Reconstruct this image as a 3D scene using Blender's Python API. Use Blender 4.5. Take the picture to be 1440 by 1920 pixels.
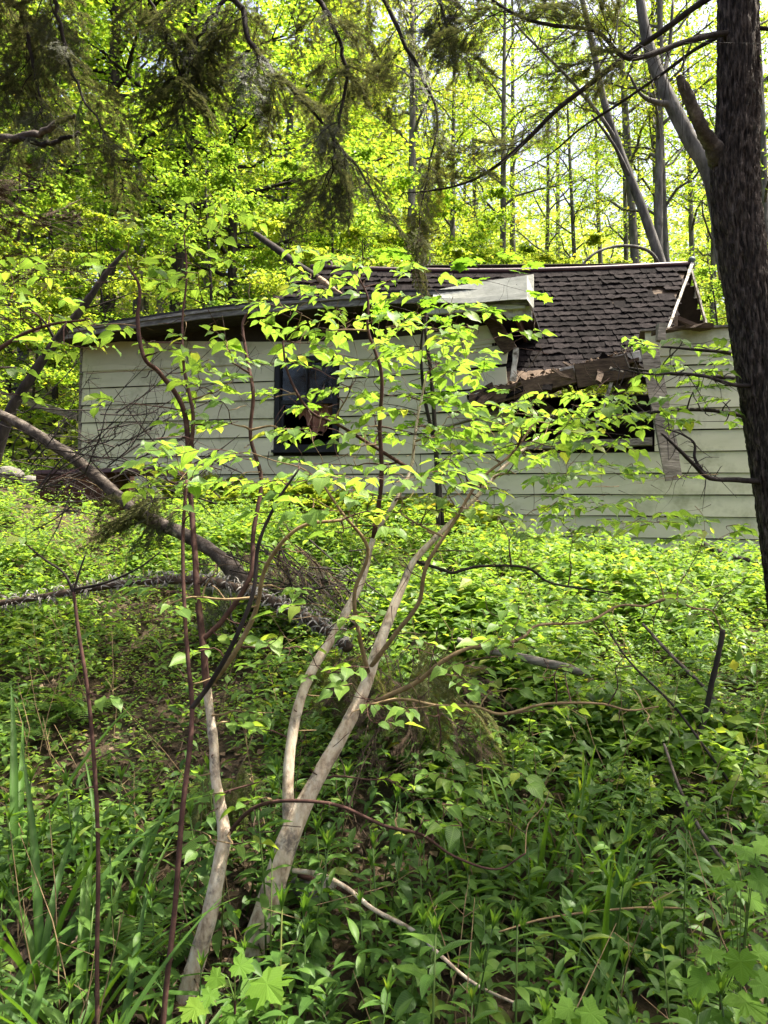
import bpy, math, random
import numpy as np
from mathutils import Vector, Matrix, noise as mnoise

random.seed(7)
rng = np.random.default_rng(11)
R = math.radians
scene = bpy.context.scene
for o in list(bpy.data.objects):
    bpy.data.objects.remove(o)
C = scene.collection

# ------------------------------------------------------------------ camera
EYE = 1.6
PITCH = R(3.0)
cam_d = bpy.data.cameras.new('camera')
cam_d.sensor_fit = 'HORIZONTAL'
cam_d.sensor_width = 36.0
cam_d.lens = 36.0
cam_d.clip_start = 0.05
cam_d.clip_end = 800.0
cam = bpy.data.objects.new('camera', cam_d)
cam.location = (0, 0, EYE)
cam.rotation_euler = (R(90) + PITCH, 0, 0)
C.objects.link(cam)
scene.camera = cam

# ------------------------------------------------------------------ light
SUN_TO = Vector((0.42, 0.06, 1.0)).normalized()      # towards the sun: right, a little behind the house
sun_el = math.asin(SUN_TO.z)
sun_az = math.atan2(SUN_TO.x, SUN_TO.y)
w = bpy.data.worlds.new('World')
scene.world = w
w.use_nodes = True
nt = w.node_tree
nt.nodes.clear()
sky = nt.nodes.new('ShaderNodeTexSky')
sky.sky_type = 'NISHITA'
sky.sun_disc = False
sky.sun_elevation = sun_el
sky.sun_rotation = sun_az
sky.air_density = 0.8
sky.dust_density = 8.0
sky.ozone_density = 0.3
bgn = nt.nodes.new('ShaderNodeBackground')
bgn.inputs['Strength'].default_value = 0.15
wo = nt.nodes.new('ShaderNodeOutputWorld')
nt.links.new(sky.outputs[0], bgn.inputs['Color'])
nt.links.new(bgn.outputs[0], wo.inputs['Surface'])
sd = bpy.data.lights.new('sun', 'SUN')
sd.energy = 5.0
sd.angle = R(0.53)
sd.color = (1.0, 0.93, 0.79)
so = bpy.data.objects.new('sun', sd)
so.rotation_euler = SUN_TO.to_track_quat('Z', 'Y').to_euler()
so.location = (20, 10, 40)
C.objects.link(so)
scene.view_settings.view_transform = 'Standard'
scene.view_settings.look = 'None'
scene.view_settings.gamma = 1.0
scene.view_settings.use_curve_mapping = False
scene.view_settings.exposure = 1.5
cy = scene.cycles
cy.use_denoising = True
cy.max_bounces = 7
cy.diffuse_bounces = 4
cy.glossy_bounces = 2
cy.transmission_bounces = 5
cy.transparent_max_bounces = 6
cy.caustics_reflective = False
cy.caustics_refractive = False

# ------------------------------------------------------------------ space helpers
cp, sp = math.cos(PITCH), math.sin(PITCH)


def ray(px, py):
    x = (px - 720) / 1440.0
    y = (960 - py) / 1440.0
    return Vector((x, cp - y * sp, sp + y * cp))


def at(px, py, Y):
    d = ray(px, py)
    return Vector((0, 0, EYE)) + d * (Y / d.y)


def proj(p):
    q = Vector(p) - Vector((0, 0, EYE))
    f = q.y * cp + q.z * sp
    u = -q.y * sp + q.z * cp
    return 720 + 1440 * q.x / f, 960 - 1440 * u / f


def ss(a, b, x):
    t = np.clip((np.asarray(x, float) - a) / (b - a), 0, 1)
    return t * t * (3 - 2 * t)


GY = np.array([-30, -10, 2.2, 3, 4.5, 6, 7.5, 9, 11, 13, 16, 22, 40, 90.0])
GH = np.array([-3.0, -1.8, -1.58, -1.4, -.95, -.5, -.15, .1, .38, .72, 1.5, 3.6, 10.4, 30.0])


def ground(x, y):
    x = np.asarray(x, float)
    y = np.asarray(y, float)
    h = np.interp(y, GY, GH)
    s = ss(4, 9, y)
    xc = np.clip(x, -14, 14)
    h = h + np.where(xc < 0, -.095 * xc, -.10 * xc) * s
    h = h + .05 * np.sin(x * 2.1 + y * 1.3) * np.sin(y * 2.7 - x * .9) + .02 * np.sin(x * 7.1) * np.sin(y * 6.3)
    h = h - .34 * np.exp(-((x - .53) / .26) ** 2 - ((y - 4.3) / .32) ** 2)
    return EYE + h


def gz(x, y):
    return float(ground(x, y))


# ------------------------------------------------------------------ mesh building
class MB:
    """Collects vertices, faces and uvs with numpy; build() links ONE mesh object."""

    def __init__(s):
        s.v, s.q, s.t, s.uq, s.ut, s.mq, s.mt = [], [], [], [], [], [], []
        s.n = 0

    def add(s, v, quads=None, tris=None, uv=None, m=0):
        v = np.asarray(v, np.float32).reshape(-1, 3)
        if uv is None:
            uv = np.zeros((len(v), 2), np.float32)
        if quads is not None and len(quads):
            q = np.asarray(quads, np.int32).reshape(-1, 4)
            s.q.append(q + s.n)
            s.uq.append(uv[q])
            s.mq.append(np.full(len(q), m, np.int32))
        if tris is not None and len(tris):
            t = np.asarray(tris, np.int32).reshape(-1, 3)
            s.t.append(t + s.n)
            s.ut.append(uv[t])
            s.mt.append(np.full(len(t), m, np.int32))
        s.v.append(v)
        s.n += len(v)
        return s

    def mesh(s, name, mats, smooth=False):
        me = bpy.data.meshes.new(name)
        v = np.concatenate(s.v) if s.v else np.zeros((0, 3), np.float32)
        q = np.concatenate(s.q) if s.q else np.zeros((0, 4), np.int32)
        t = np.concatenate(s.t) if s.t else np.zeros((0, 3), np.int32)
        uv = np.concatenate([a.reshape(-1, 2) for a in (s.uq + s.ut)]) if (s.uq or s.ut) else np.zeros((0, 2))
        mi = np.concatenate(s.mq + s.mt) if (s.mq or s.mt) else np.zeros(0, np.int32)
        nl = q.size + t.size
        me.vertices.add(len(v))
        me.vertices.foreach_set('co', v.ravel())
        me.loops.add(nl)
        me.loops.foreach_set('vertex_index', np.concatenate([q.ravel(), t.ravel()]))
        me.polygons.add(len(q) + len(t))
        ls = np.concatenate([np.arange(len(q)) * 4, len(q) * 4 + np.arange(len(t)) * 3]).astype(np.int32)
        me.polygons.foreach_set('loop_start', ls)
        me.polygons.foreach_set('material_index', mi)
        me.polygons.foreach_set('use_smooth', np.full(len(ls), bool(smooth)))
        ul = me.uv_layers.new(name='UVMap')
        ul.data.foreach_set('uv', uv.astype(np.float32).ravel())
        for m in (mats if isinstance(mats, (list, tuple)) else [mats]):
            me.materials.append(m)
        me.update()
        me.validate()
        return me

    def build(s, name, mats, parent=None, smooth=False):
        return link(name, s.mesh(name, mats, smooth), parent)


def link(name, me, parent=None, M=None):
    o = bpy.data.objects.new(name, me)
    C.objects.link(o)
    if parent is not None:
        o.parent = parent
        off = parent.get('_off')
        T = Matrix.Translation((-off[0], -off[1], -off[2])) if off is not None else Matrix.Identity(4)
        o.matrix_basis = T @ (M if M is not None else Matrix.Identity(4))
        if off is not None and me is None:
            pass
    elif M is not None:
        o.matrix_basis = M
    return o


def tag(o, label=None, cat=None, group=None, kind=None):
    if label: o['label'] = label
    if cat: o['category'] = cat
    if group: o['group'] = group
    if kind: o['kind'] = kind
    return o


OFFS = []


def thing(name, loc, label, cat, group=None):
    o = bpy.data.objects.new(name, None)
    C.objects.link(o)
    o.location = loc
    o.empty_display_size = .1
    o['_off'] = [float(a) for a in loc]
    OFFS.append(o)
    return tag(o, label, cat, group)


def subpart(o):
    """let a part carry sub-parts given in the same world coordinates as the part"""
    m = o.matrix_basis
    t = m.to_translation()
    p = o.parent
    po = p.get('_off') if p else None
    base = Vector(po) if po is not None else Vector((0, 0, 0))
    w_ = base + t
    o['_off'] = [w_.x, w_.y, w_.z]
    OFFS.append(o)
    return o


def tube_arrays(pts, rad, n=6, cap=True, jit=0.0):
    P = np.array([tuple(p) for p in pts], float)
    r = np.asarray(rad, float)
    T = np.gradient(P, axis=0)
    T /= np.linalg.norm(T, axis=1)[:, None] + 1e-9
    ref = np.array([0, 0, 1.0]) if abs(T[0][2]) < .9 else np.array([1.0, 0, 0])
    N = np.zeros_like(P)
    a = ref - T[0] * ref.dot(T[0])
    N[0] = a / np.linalg.norm(a)
    for i in range(1, len(P)):
        a = N[i - 1] - T[i] * N[i - 1].dot(T[i])
        N[i] = a / (np.linalg.norm(a) + 1e-9)
    B = np.cross(T, N)
    ang = np.arange(n) * 2 * math.pi / n
    rr = r[:, None] * (1 + (rng.normal(0, jit, (len(P), n)) if jit else 0))
    V = P[:, None] + rr[..., None] * (np.cos(ang)[None, :, None] * N[:, None] + np.sin(ang)[None, :, None] * B[:, None])
    m = len(P)
    i, j = np.meshgrid(np.arange(m - 1), np.arange(n), indexing='ij')
    Q = np.stack([i * n + j, i * n + (j + 1) % n, (i + 1) * n + (j + 1) % n, (i + 1) * n + j], -1).reshape(-1, 4)
    V = V.reshape(-1, 3)
    L = np.concatenate([[0], np.cumsum(np.linalg.norm(np.diff(P, axis=0), axis=1))])
    uv = np.stack([np.tile(np.arange(n) / n, m), np.repeat(L, n)], -1)
    tr = None
    if cap:
        V = np.concatenate([V, P[:1] - T[:1] * r[0] * .1, P[-1:] + T[-1:] * r[-1] * .3])
        uv = np.concatenate([uv, [[0, 0], [0, L[-1]]]])
        k = np.arange(n)
        tr = np.concatenate([np.stack([np.full(n, m * n), (k + 1) % n, k], -1),
                             np.stack([np.full(n, m * n + 1), (m - 1) * n + k, (m - 1) * n + (k + 1) % n], -1)])
    return V, Q, tr, uv


def tube(mb, pts, rad, n=6, cap=True, m=0, jit=0.0):
    V, Q, t, uv = tube_arrays(pts, rad, n, cap, jit)
    mb.add(V, Q, t, uv, m)


def curve(pts, per=6, wob=0.0):
    """Catmull-Rom through pts, with a little wobble"""
    P = [Vector(p) for p in pts]
    P = [P[0] * 2 - P[1]] + P + [P[-1] * 2 - P[-2]]
    out = []
    for i in range(1, len(P) - 2):
        for k in range(per):
            t = k / per
            a, b, c, d = P[i - 1], P[i], P[i + 1], P[i + 2]
            out.append(.5 * ((2 * b) + (c - a) * t + (2 * a - 5 * b + 4 * c - d) * t * t + (3 * b - a - 3 * c + d) * t ** 3))
    out.append(P[-2].copy())
    if wob:
        for i in range(1, len(out) - 1):
            out[i] += Vector(rng.normal(0, wob, 3))
    return out


def hexa(mb, p, m=0):
    """8 corners: bottom 0-3 ccw, top 4-7"""
    mb.add([tuple(q) for q in p], [(3, 2, 1, 0), (4, 5, 6, 7), (0, 1, 5, 4), (1, 2, 6, 5), (2, 3, 7, 6), (3, 0, 4, 7)], m=m)


def beam(mb, a, b, w_, t, up=(0, 0, 1), seg=1, jit=0.0, m=0, twist=0.0, bow=(0, 0, 0)):
    """oriented plank from a to b: w_ across (perpendicular to up), t along up"""
    a, b = Vector(a), Vector(b)
    d = (b - a).normalized()
    s = d.cross(Vector(up)).normalized()
    u = s.cross(d).normalized()
    V = []
    for i in range(seg + 1):
        f = i / seg
        c = a.lerp(b, f) + Vector(bow) * math.sin(math.pi * f)
        tw = twist * (f - .5)
        s2 = s * math.cos(tw) + u * math.sin(tw)
        u2 = u * math.cos(tw) - s * math.sin(tw)
        for (p, q) in ((-1, -1), (1, -1), (1, 1), (-1, 1)):
            V.append(c + s2 * (p * w_ / 2 + random.gauss(0, jit)) + u2 * (q * t / 2 + random.gauss(0, jit * .5)))
    Q = [(3, 2, 1, 0)]
    for i in range(seg):
        for k in range(4):
            Q.append((i * 4 + k, i * 4 + (k + 1) % 4, (i + 1) * 4 + (k + 1) % 4, (i + 1) * 4 + k))
    e = seg * 4
    Q.append((e, e + 1, e + 2, e + 3))
    mb.add([tuple(v) for v in V], Q, m=m)


def frames(D, N):
    D = D / (np.linalg.norm(D, axis=1)[:, None] + 1e-9)
    B = np.cross(N, D)
    B /= np.linalg.norm(B, axis=1)[:, None] + 1e-9
    N = np.cross(D, B)
    return D, B, N


def scatter(mb, tpl, P, D, N, S, m=0):
    """tile a template (verts, quads, tris, uv) over positions with direction D, normal N, size S"""
    tv, tq, tt, tuv = tpl
    P = np.asarray(P, float)
    if not len(P):
        return
    D, B, N = frames(np.asarray(D, float), np.asarray(N, float))
    S = np.asarray(S, float)
    if S.ndim == 1:
        S = np.stack([S, S, S], -1)
    V = P[:, None] + S[:, None, 0:1] * tv[None, :, 0:1] * D[:, None] + S[:, None, 1:2] * tv[None, :, 1:2] * B[:, None] + S[:, None, 2:3] * tv[None, :, 2:3] * N[:, None]
    k = len(tv)
    off = (np.arange(len(P)) * k)[:, None, None]
    q = (np.asarray(tq)[None] + off).reshape(-1, 4) if len(tq) else None
    t = (np.asarray(tt)[None] + off).reshape(-1, 3) if len(tt) else None
    mb.add(V.reshape(-1, 3), q, t, np.tile(tuv, (len(P), 1)), m)


def unit(n):
    a = rng.normal(size=(n, 3))
    return a / np.linalg.norm(a, axis=1)[:, None]


# leaf templates ---------------------------------------------------------
def T(v, q, t):
    v = np.array(v, float)
    uv = np.stack([v[:, 0], v[:, 1] + .5], -1)
    return v, np.array(q, int).reshape(-1, 4), np.array(t, int).reshape(-1, 3), uv


LEAF4 = T([(0, 0, 0), (.42, .30, .07), (.42, -.30, .07), (1, 0, -.16), (.5, 0, -.01)], [], [(0, 2, 4), (4, 2, 3), (0, 4, 1), (4, 3, 1)])
LEAF2 = T([(0, 0, 0), (.5, .36, .06), (1, 0, -.12), (.5, -.36, .06)], [], [(0, 3, 2), (0, 2, 1)])
NEEDLE = T([(0, .10, 0), (0, -.10, 0), (1, -.06, -.05), (1, .06, -.05)], [(0, 1, 2, 3)], [])


def strip_leaf(prof, droop, fold, curl=0.0, side=0.0):
    """prof: half-width at even steps; returns a folded leaf of two columns of quads"""
    n = len(prof)
    V, Q = [], []
    for i, hw in enumerate(prof):
        x = i / (n - 1)
        a = droop * x
        cx = x if abs(droop) < 1e-6 else math.sin(a) / droop
        cz = 0 if abs(droop) < 1e-6 else -(1 - math.cos(a)) / droop
        sy = side * x * x
        for k in (-1, 0, 1):
            z = cz + (abs(k) * hw * fold) + (curl * math.sin(x * 9 + k) * hw if k else 0)
            V.append((cx, sy + k * hw * math.cos(fold * .8), z))
    for i in range(n - 1):
        for k in (0, 1):
            a = i * 3 + k
            Q.append((a, a + 3, a + 4, a + 1))
    v = np.array(V)
    uv = np.array([(i / (n - 1), .5 + .5 * k * prof[i] / max(prof)) for i in range(n) for k in (-1, 0, 1)])
    return v, np.array(Q), np.zeros((0, 3), int), uv


OVATE = [.0, .19, .285, .30, .255, .17, .075, .0]
LANCE = [.0, .06, .105, .12, .115, .09, .05, .0]


def maple_tpl(seed):
    r_ = random.Random(seed)
    half = [(0, .0), (-.10, .10), (-.16, .30), (-.02, .33), (.02, .42), (.10, .60), (.20, .50), (.30, .53), (.31, .44), (.40, .37),
            (.50, .36), (.60, .50), (.70, .62), (.68, .44), (.76, .40), (.71, .32), (.66, .25), (.75, .21), (.84, .20), (.88, .10), (1.02, .0)]
    pts = [(x + r_.uniform(-.015, .015), y + (r_.uniform(-.015, .015) if y else 0)) for x, y in half]
    out = pts + [(x + r_.uniform(-.015, .015), -y) for x, y in pts[-2:0:-1]]
    V = [(.26, 0, -.015)]
    for x, y in out:
        rr = math.hypot(x - .2, y)
        V.append((x, y, -.16 * rr * rr + .035 * math.sin(x * 8 + seed) + .05 * abs(y)))
    n = len(out)
    Tt = [(0, 1 + (i + 1) % n, 1 + i) for i in range(n)]
    v = np.array(V)
    return v, np.zeros((0, 4), int), np.array(Tt), np.stack([v[:, 0], v[:, 1] + .5], -1)


# ------------------------------------------------------------------ materials
def nodes(name):
    m = bpy.data.materials.new(name)
    m.use_nodes = True
    n = m.node_tree
    n.nodes.clear()
    out = n.nodes.new('ShaderNodeOutputMaterial')
    return m, n, out


def N_(n, t, **k):
    x = n.nodes.new(t)
    for a, b in k.items():
        setattr(x, a, b)
    return x


def mixrgb(n, fac, a, b, bt='MIX'):
    x = N_(n, 'ShaderNodeMix', data_type='RGBA', blend_type=bt)
    for s, v in ((x.inputs[0], fac), (x.inputs[6], a), (x.inputs[7], b)):
        if isinstance(v, (int, float)):
            s.default_value = v
        elif isinstance(v, tuple):
            s.default_value = (*v, 1) if len(v) == 3 else v
        else:
            n.links.new(v, s)
    return x.outputs[2]


def math_(n, op, a, b=0.0):
    x = N_(n, 'ShaderNodeMath', operation=op)
    for s, v in ((x.inputs[0], a), (x.inputs[1], b)):
        if isinstance(v, (int, float)):
            s.default_value = v
        else:
            n.links.new(v, s)
    return x.outputs[0]


def noise_(n, vec, scale, detail=4, rough=.6):
    x = N_(n, 'ShaderNodeTexNoise')
    x.inputs['Scale'].default_value = scale
    x.inputs['Detail'].default_value = detail
    x.inputs['Roughness'].default_value = rough
    if vec is not None:
        n.links.new(vec, x.inputs['Vector'])
    return x.outputs['Fac']


def ramp(n, fac, stops):
    x = N_(n, 'ShaderNodeValToRGB')
    e = x.color_ramp.elements
    while len(e) < len(stops):
        e.new(.5)
    for i, (p, c) in enumerate(stops):
        e[i].position = p
        e[i].color = (*c, 1)
    n.links.new(fac, x.inputs[0])
    return x.outputs[0]


def leaf_mat(name, cols, trans=(1.6, 1.5, .7), tf=.45, rough=.42, spec=.35, veins=0.0):
    """two-sided leaf: cols are (dark, mid, light) reflect colours chosen leaf by leaf; light also passes through"""
    m, n, out = nodes(name)
    oi = N_(n, 'ShaderNodeObjectInfo')
    ge = N_(n, 'ShaderNodeNewGeometry')
    rnd = math_(n, 'FRACT', math_(n, 'ADD', math_(n, 'MULTIPLY', oi.outputs['Random'], 5.3), math_(n, 'MULTIPLY', ge.outputs['Random Per Island'], 3.7)))
    col = ramp(n, rnd, [(0.0, cols[0]), (.5, cols[1]), (.93, cols[2]), (1.0, (cols[2][0] * 1.45, cols[2][1] * .98, cols[2][2]))])
    if veins:
        uv = N_(n, 'ShaderNodeUVMap')
        sx = N_(n, 'ShaderNodeSeparateXYZ')
        n.links.new(uv.outputs[0], sx.inputs[0])
        across = math_(n, 'ABSOLUTE', math_(n, 'SUBTRACT', sx.outputs[1], .5))
        ph = math_(n, 'MULTIPLY', math_(n, 'SUBTRACT', sx.outputs[0], math_(n, 'MULTIPLY', across, .55)), 40.0)
        st = math_(n, 'MULTIPLY', math_(n, 'POWER', math_(n, 'ABSOLUTE', math_(n, 'SINE', ph)), 6.0), veins)
        mid = math_(n, 'LESS_THAN', across, .03)
        vf = math_(n, 'MAXIMUM', st, math_(n, 'MULTIPLY', mid, veins))
        col = mixrgb(n, vf, col, tuple(min(1, c * 1.9 + .02) for c in cols[2]))
    nz = noise_(n, N_(n, 'ShaderNodeTexCoord').outputs['Object'], 30, 2)
    col = mixrgb(n, math_(n, 'MULTIPLY', nz, .35), col, tuple(c * .55 for c in cols[0]))
    pb = N_(n, 'ShaderNodeBsdfPrincipled')
    n.links.new(col, pb.inputs['Base Color'])
    pb.inputs['Roughness'].default_value = rough
    pb.inputs['Specular IOR Level'].default_value = spec
    tr = N_(n, 'ShaderNodeBsdfTranslucent')
    tc = mixrgb(n, 1.0, col, trans, 'MULTIPLY')
    n.links.new(tc, tr.inputs['Color'])
    mx = N_(n, 'ShaderNodeMixShader')
    mx.inputs[0].default_value = tf
    n.links.new(pb.outputs[0], mx.inputs[1])
    n.links.new(tr.outputs[0], mx.inputs[2])
    n.links.new(mx.outputs[0], out.inputs['Surface'])
    return m


def rough_mat(name, stops, scale=8, stretch=(1, 1, 1), bump=.4, bscale=None, rough=.85, coord='Object', detail=6, spec=.25, rnd=0.0, dist=.02, second=None):
    m, n, out = nodes(name)
    tc = N_(n, 'ShaderNodeTexCoord')
    mp = N_(n, 'ShaderNodeMapping')
    mp.inputs['Scale'].default_value = stretch
    n.links.new(tc.outputs[coord], mp.inputs[0])
    oi = N_(n, 'ShaderNodeObjectInfo')
    ad = N_(n, 'ShaderNodeVectorMath', operation='ADD')
    n.links.new(mp.outputs[0], ad.inputs[0])
    sc_ = N_(n, 'ShaderNodeVectorMath', operation='SCALE')
    sc_.inputs[0].default_value = (17.0, 31.0, 23.0)
    n.links.new(oi.outputs['Random'], sc_.inputs['Scale'])
    n.links.new(sc_.outputs[0], ad.inputs[1])
    vec = ad.outputs[0]
    f = noise_(n, vec, scale, detail, .65)
    col = ramp(n, f, stops)
    if second:                                    # (scale, lo, hi, colour): stains or lichen with a shape of their own
        g = noise_(n, tc.outputs[coord], second[0], 5, .7)
        mr = N_(n, 'ShaderNodeMapRange')
        mr.inputs[1].default_value = second[1]
        mr.inputs[2].default_value = second[2]
        n.links.new(g, mr.inputs[0])
        col = mixrgb(n, mr.outputs[0], col, second[3])
    if rnd:
        v = math_(n, 'ADD', math_(n, 'MULTIPLY', oi.outputs['Random'], rnd * 2), 1 - rnd)
        hv = N_(n, 'ShaderNodeHueSaturation')
        n.links.new(v, hv.inputs['Value'])
        n.links.new(col, hv.inputs['Color'])
        col = hv.outputs[0]
    pb = N_(n, 'ShaderNodeBsdfPrincipled')
    n.links.new(col, pb.inputs['Base Color'])
    pb.inputs['Roughness'].default_value = rough
    pb.inputs['Specular IOR Level'].default_value = spec
    if bump:
        bm_ = N_(n, 'ShaderNodeBump')
        bm_.inputs['Strength'].default_value = bump
        bm_.inputs['Distance'].default_value = dist
        n.links.new(noise_(n, vec, bscale or scale * 2, 6, .7), bm_.inputs['Height'])
        n.links.new(bm_.outputs[0], pb.inputs['Normal'])
    n.links.new(pb.outputs[0], out.inputs['Surface'])
    return m


M = {}
M['ground'] = rough_mat('soil_and_litter', [(.25, (.012, .009, .006)), (.45, (.04, .028, .016)), (.6, (.085, .058, .033)), (.75, (.15, .11, .07))], 9, bump=.8, bscale=26, dist=.05, second=(1.3, .55, .75, (.02, .03, .008)))
M['siding'] = rough_mat('faded_green_siding', [(.2, (.46, .465, .30)), (.5, (.54, .54, .365)), (.8, (.60, .595, .42))], 1.6, (1, 1, 3), bump=.15, bscale=60, rough=.6, rnd=.06, dist=.004, second=(1.9, .52, .80, (.24, .25, .135)))
M['sheath_shade'] = rough_mat('sheathing_and_shade', [(.3, (.012, .01, .008)), (.7, (.035, .028, .02))], 6, rough=.95)  # near-black; eave and indoor shade is put into this colour
M['greywood'] = rough_mat('weathered_grey_wood', [(.3, (.06, .052, .04)), (.5, (.18, .162, .13)), (.7, (.33, .30, .25))], 5, (1.2, 9, 9), bump=.5, bscale=14, rnd=.15, dist=.01)
M['fascia'] = rough_mat('weathered_fascia', [(.3, (.05, .048, .043)), (.5, (.13, .128, .118)), (.72, (.30, .295, .275))], 3, (1, 8, 14), bump=.5, bscale=10, rnd=.1, dist=.008)
M['felt'] = rough_mat('roofing_felt', [(.3, (.012, .012, .013)), (.7, (.04, .04, .042))], 20, bump=.5)
M['shingle'] = rough_mat('brown_asphalt_shingle', [(.25, (.006, .005, .005)), (.5, (.014, .0115, .0115)), (.8, (.032, .027, .026))], 7, bump=.9, bscale=70, rnd=.5, dist=.006, rough=.95, spec=.08)
M['ridge'] = rough_mat('oxblood_ridge_metal', [(.3, (.035, .014, .016)), (.7, (.09, .045, .048))], 5, (1, 4, 4), bump=.1, rough=.45, spec=.5)
M['finial'] = rough_mat('verdigris_metal', [(.3, (.05, .08, .075)), (.7, (.14, .18, .17))], 12, bump=.2, rough=.5)
M['whitepaint'] = rough_mat('peeling_white_paint', [(.38, (.08, .068, .05)), (.52, (.36, .345, .30)), (.8, (.58, .57, .52))], 9, (1, 1, 1), bump=.4, bscale=30, dist=.006)
M['metalsheet'] = rough_mat('bent_galvanised_sheet', [(.3, (.30, .31, .255)), (.6, (.44, .45, .38)), (.8, (.56, .56, .49))], 3, (1, 5, 5), bump=.15, rough=.5, spec=.4, second=(14, .66, .70, (.015, .015, .015)))
M['brownwood'] = rough_mat('damp_brown_wood', [(.3, (.022, .014, .009)), (.5, (.07, .047, .03)), (.75, (.14, .10, .065))], 4, (1, 8, 8), bump=.6, bscale=12, rnd=.2, dist=.01)
M['rawwood'] = rough_mat('torn_raw_wood', [(.3, (.25, .16, .09)), (.6, (.46, .33, .21)), (.8, (.6, .47, .33))], 6, (1, 8, 8), bump=.5)
M['rust'] = rough_mat('rusted_iron', [(.3, (.018, .008, .005)), (.5, (.05, .02, .011)), (.75, (.11, .045, .022))], 7, bump=.4, rough=.8)
M['winframe'] = rough_mat('dark_blue_window_paint', [(.3, (.007, .0075, .008)), (.6, (.014, .016, .017)), (.8, (.035, .037, .037))], 8, bump=.25, rough=.5)
M['curtain'] = rough_mat('faded_pink_curtain', [(.3, (.16, .06, .045)), (.6, (.34, .17, .13)), (.8, (.45, .3, .24))], 5, bump=.4, rough=.9)
M['bark_big'] = rough_mat('furrowed_dark_bark', [(.36, (.015, .012, .010)), (.46, (.052, .040, .032)), (.55, (.12, .093, .075)), (.68, (.26, .215, .18))], 75, (1, 1, .17), bump=1.0, bscale=62, dist=.06, second=(7, .64, .72, (.16, .17, .14)))
M['bark_grey'] = rough_mat('grey_forest_bark', [(.3, (.035, .032, .028)), (.5, (.10, .095, .085)), (.75, (.22, .21, .19))], 9, (1, 1, .25), bump=.7, bscale=20, dist=.02, rnd=.3, second=(2.5, .58, .72, (.03, .035, .018)))
M['bark_dark'] = rough_mat('dark_wet_bark', [(.3, (.010, .008, .007)), (.55, (.035, .028, .023)), (.8, (.09, .075, .062))], 14, (1, 1, .4), bump=.7, bscale=30, dist=.012)
M['bark_log'] = rough_mat('mottled_log_bark', [(.3, (.02, .016, .012)), (.5, (.075, .06, .047)), (.64, (.17, .145, .118)), (.8, (.36, .33, .28))], 16, bump=.8, bscale=40, dist=.012, second=(22, .64, .70, (.02, .016, .012)))
M['stem_tan'] = rough_mat('smooth_tan_bark', [(.32, (.24, .17, .115)), (.44, (.48, .37, .27)), (.55, (.60, .50, .385)), (.72, (.68, .61, .52))], 34, (1, 1, .5), bump=.8, bscale=80, dist=.006, second=(13, .53, .66, (.17, .14, .12)))
M['stem_red'] = rough_mat('maroon_twig_bark', [(.3, (.03, .014, .011)), (.6, (.085, .042, .032)), (.8, (.15, .09, .07))], 30, bump=.3, dist=.003)
M['twig_tan'] = rough_mat('pale_twig', [(.3, (.12, .08, .04)), (.6, (.27, .19, .10)), (.8, (.38, .3, .19))], 25, bump=.2, dist=.003)
M['twig_dead'] = rough_mat('dead_brown_twig', [(.3, (.035, .024, .017)), (.6, (.11, .075, .05)), (.8, (.2, .15, .11))], 20, bump=.2, dist=.003, rnd=.3)
M['curl'] = rough_mat('bleached_bark_curl', [(.3, (.10, .095, .08)), (.55, (.28, .265, .235)), (.8, (.46, .44, .40))], 18, bump=.2, dist=.003)
M['stone'] = rough_mat('pale_field_stone', [(.3, (.08, .075, .06)), (.6, (.18, .17, .145)), (.8, (.29, .28, .245))], 7, bump=.6, second=(5, .6, .7, (.06, .08, .03)))
M['litter'] = rough_mat('dry_leaf_litter', [(.3, (.035, .023, .013)), (.5, (.095, .064, .038)), (.75, (.24, .18, .12))], 3.1, bump=.2)
M['needle_dead'] = rough_mat('rusty_dead_needle', [(.3, (.03, .02, .012)), (.6, (.085, .055, .034)), (.8, (.14, .095, .06))], 6, bump=0)
M['gstem'] = leaf_mat('green_stem', ((.05, .10, .015), (.08, .15, .025), (.12, .18, .04)), tf=.1)

SPR = (2.25, 2.1, 1.0)
M['leaf_shrub'] = leaf_mat('shrub_leaf', ((0.075, 0.150, 0.039), (0.125, 0.230, 0.045), (0.185, 0.295, 0.054)), SPR, .50, .45, .28, veins=.30)
M['leaf_maple'] = leaf_mat('maple_seedling_leaf', ((.07, .155, .02), (.095, .195, .024), (.13, .24, .03)), SPR, .5, .6, .12, veins=.08)
M['leaf_herb'] = leaf_mat('herb_leaf', ((.045, .105, .022), (.075, .16, .030), (.13, .235, .042)), (1.8, 1.7, .5), .42, .45, .25, veins=.12)
M['leaf_herb_top'] = leaf_mat('herb_shoot_leaf', ((.075, .16, .025), (.10, .20, .03), (.14, .25, .035)), SPR, .45, .4, .3)
M['leaf_blade'] = leaf_mat('daylily_blade', ((.05, .12, .022), (.08, .17, .03), (.13, .24, .04)), (1.8, 1.7, .5), .42, .5, .25)
M['leaf_cover'] = leaf_mat('ground_cover_leaf', ((0.075, 0.150, 0.035), (0.140, 0.245, 0.042), (0.220, 0.330, 0.051)), SPR, .46, .42, .3)
M['leaf_fern'] = leaf_mat('fern_pinna', ((0.080, 0.160, 0.039), (0.120, 0.220, 0.045), (0.170, 0.270, 0.057)), SPR, .5, .5, .2)
M['leaf_fernold'] = leaf_mat('yellowing_fern', ((.10, .16, .025), (.15, .21, .03), (.20, .23, .045)), SPR, .5, .5, .2)
M['leaf_tree'] = leaf_mat('forest_leaf', ((0.095, 0.180, 0.030), (0.160, 0.265, 0.033), (0.240, 0.340, 0.039)), SPR, .58, .45, .25)
M['leaf_tree_deep'] = leaf_mat('deep_green_forest_leaf', ((0.10, 0.185, 0.036), (0.15, 0.25, 0.042), (0.205, 0.30, 0.05)), SPR, .58, .42, .3)
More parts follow.
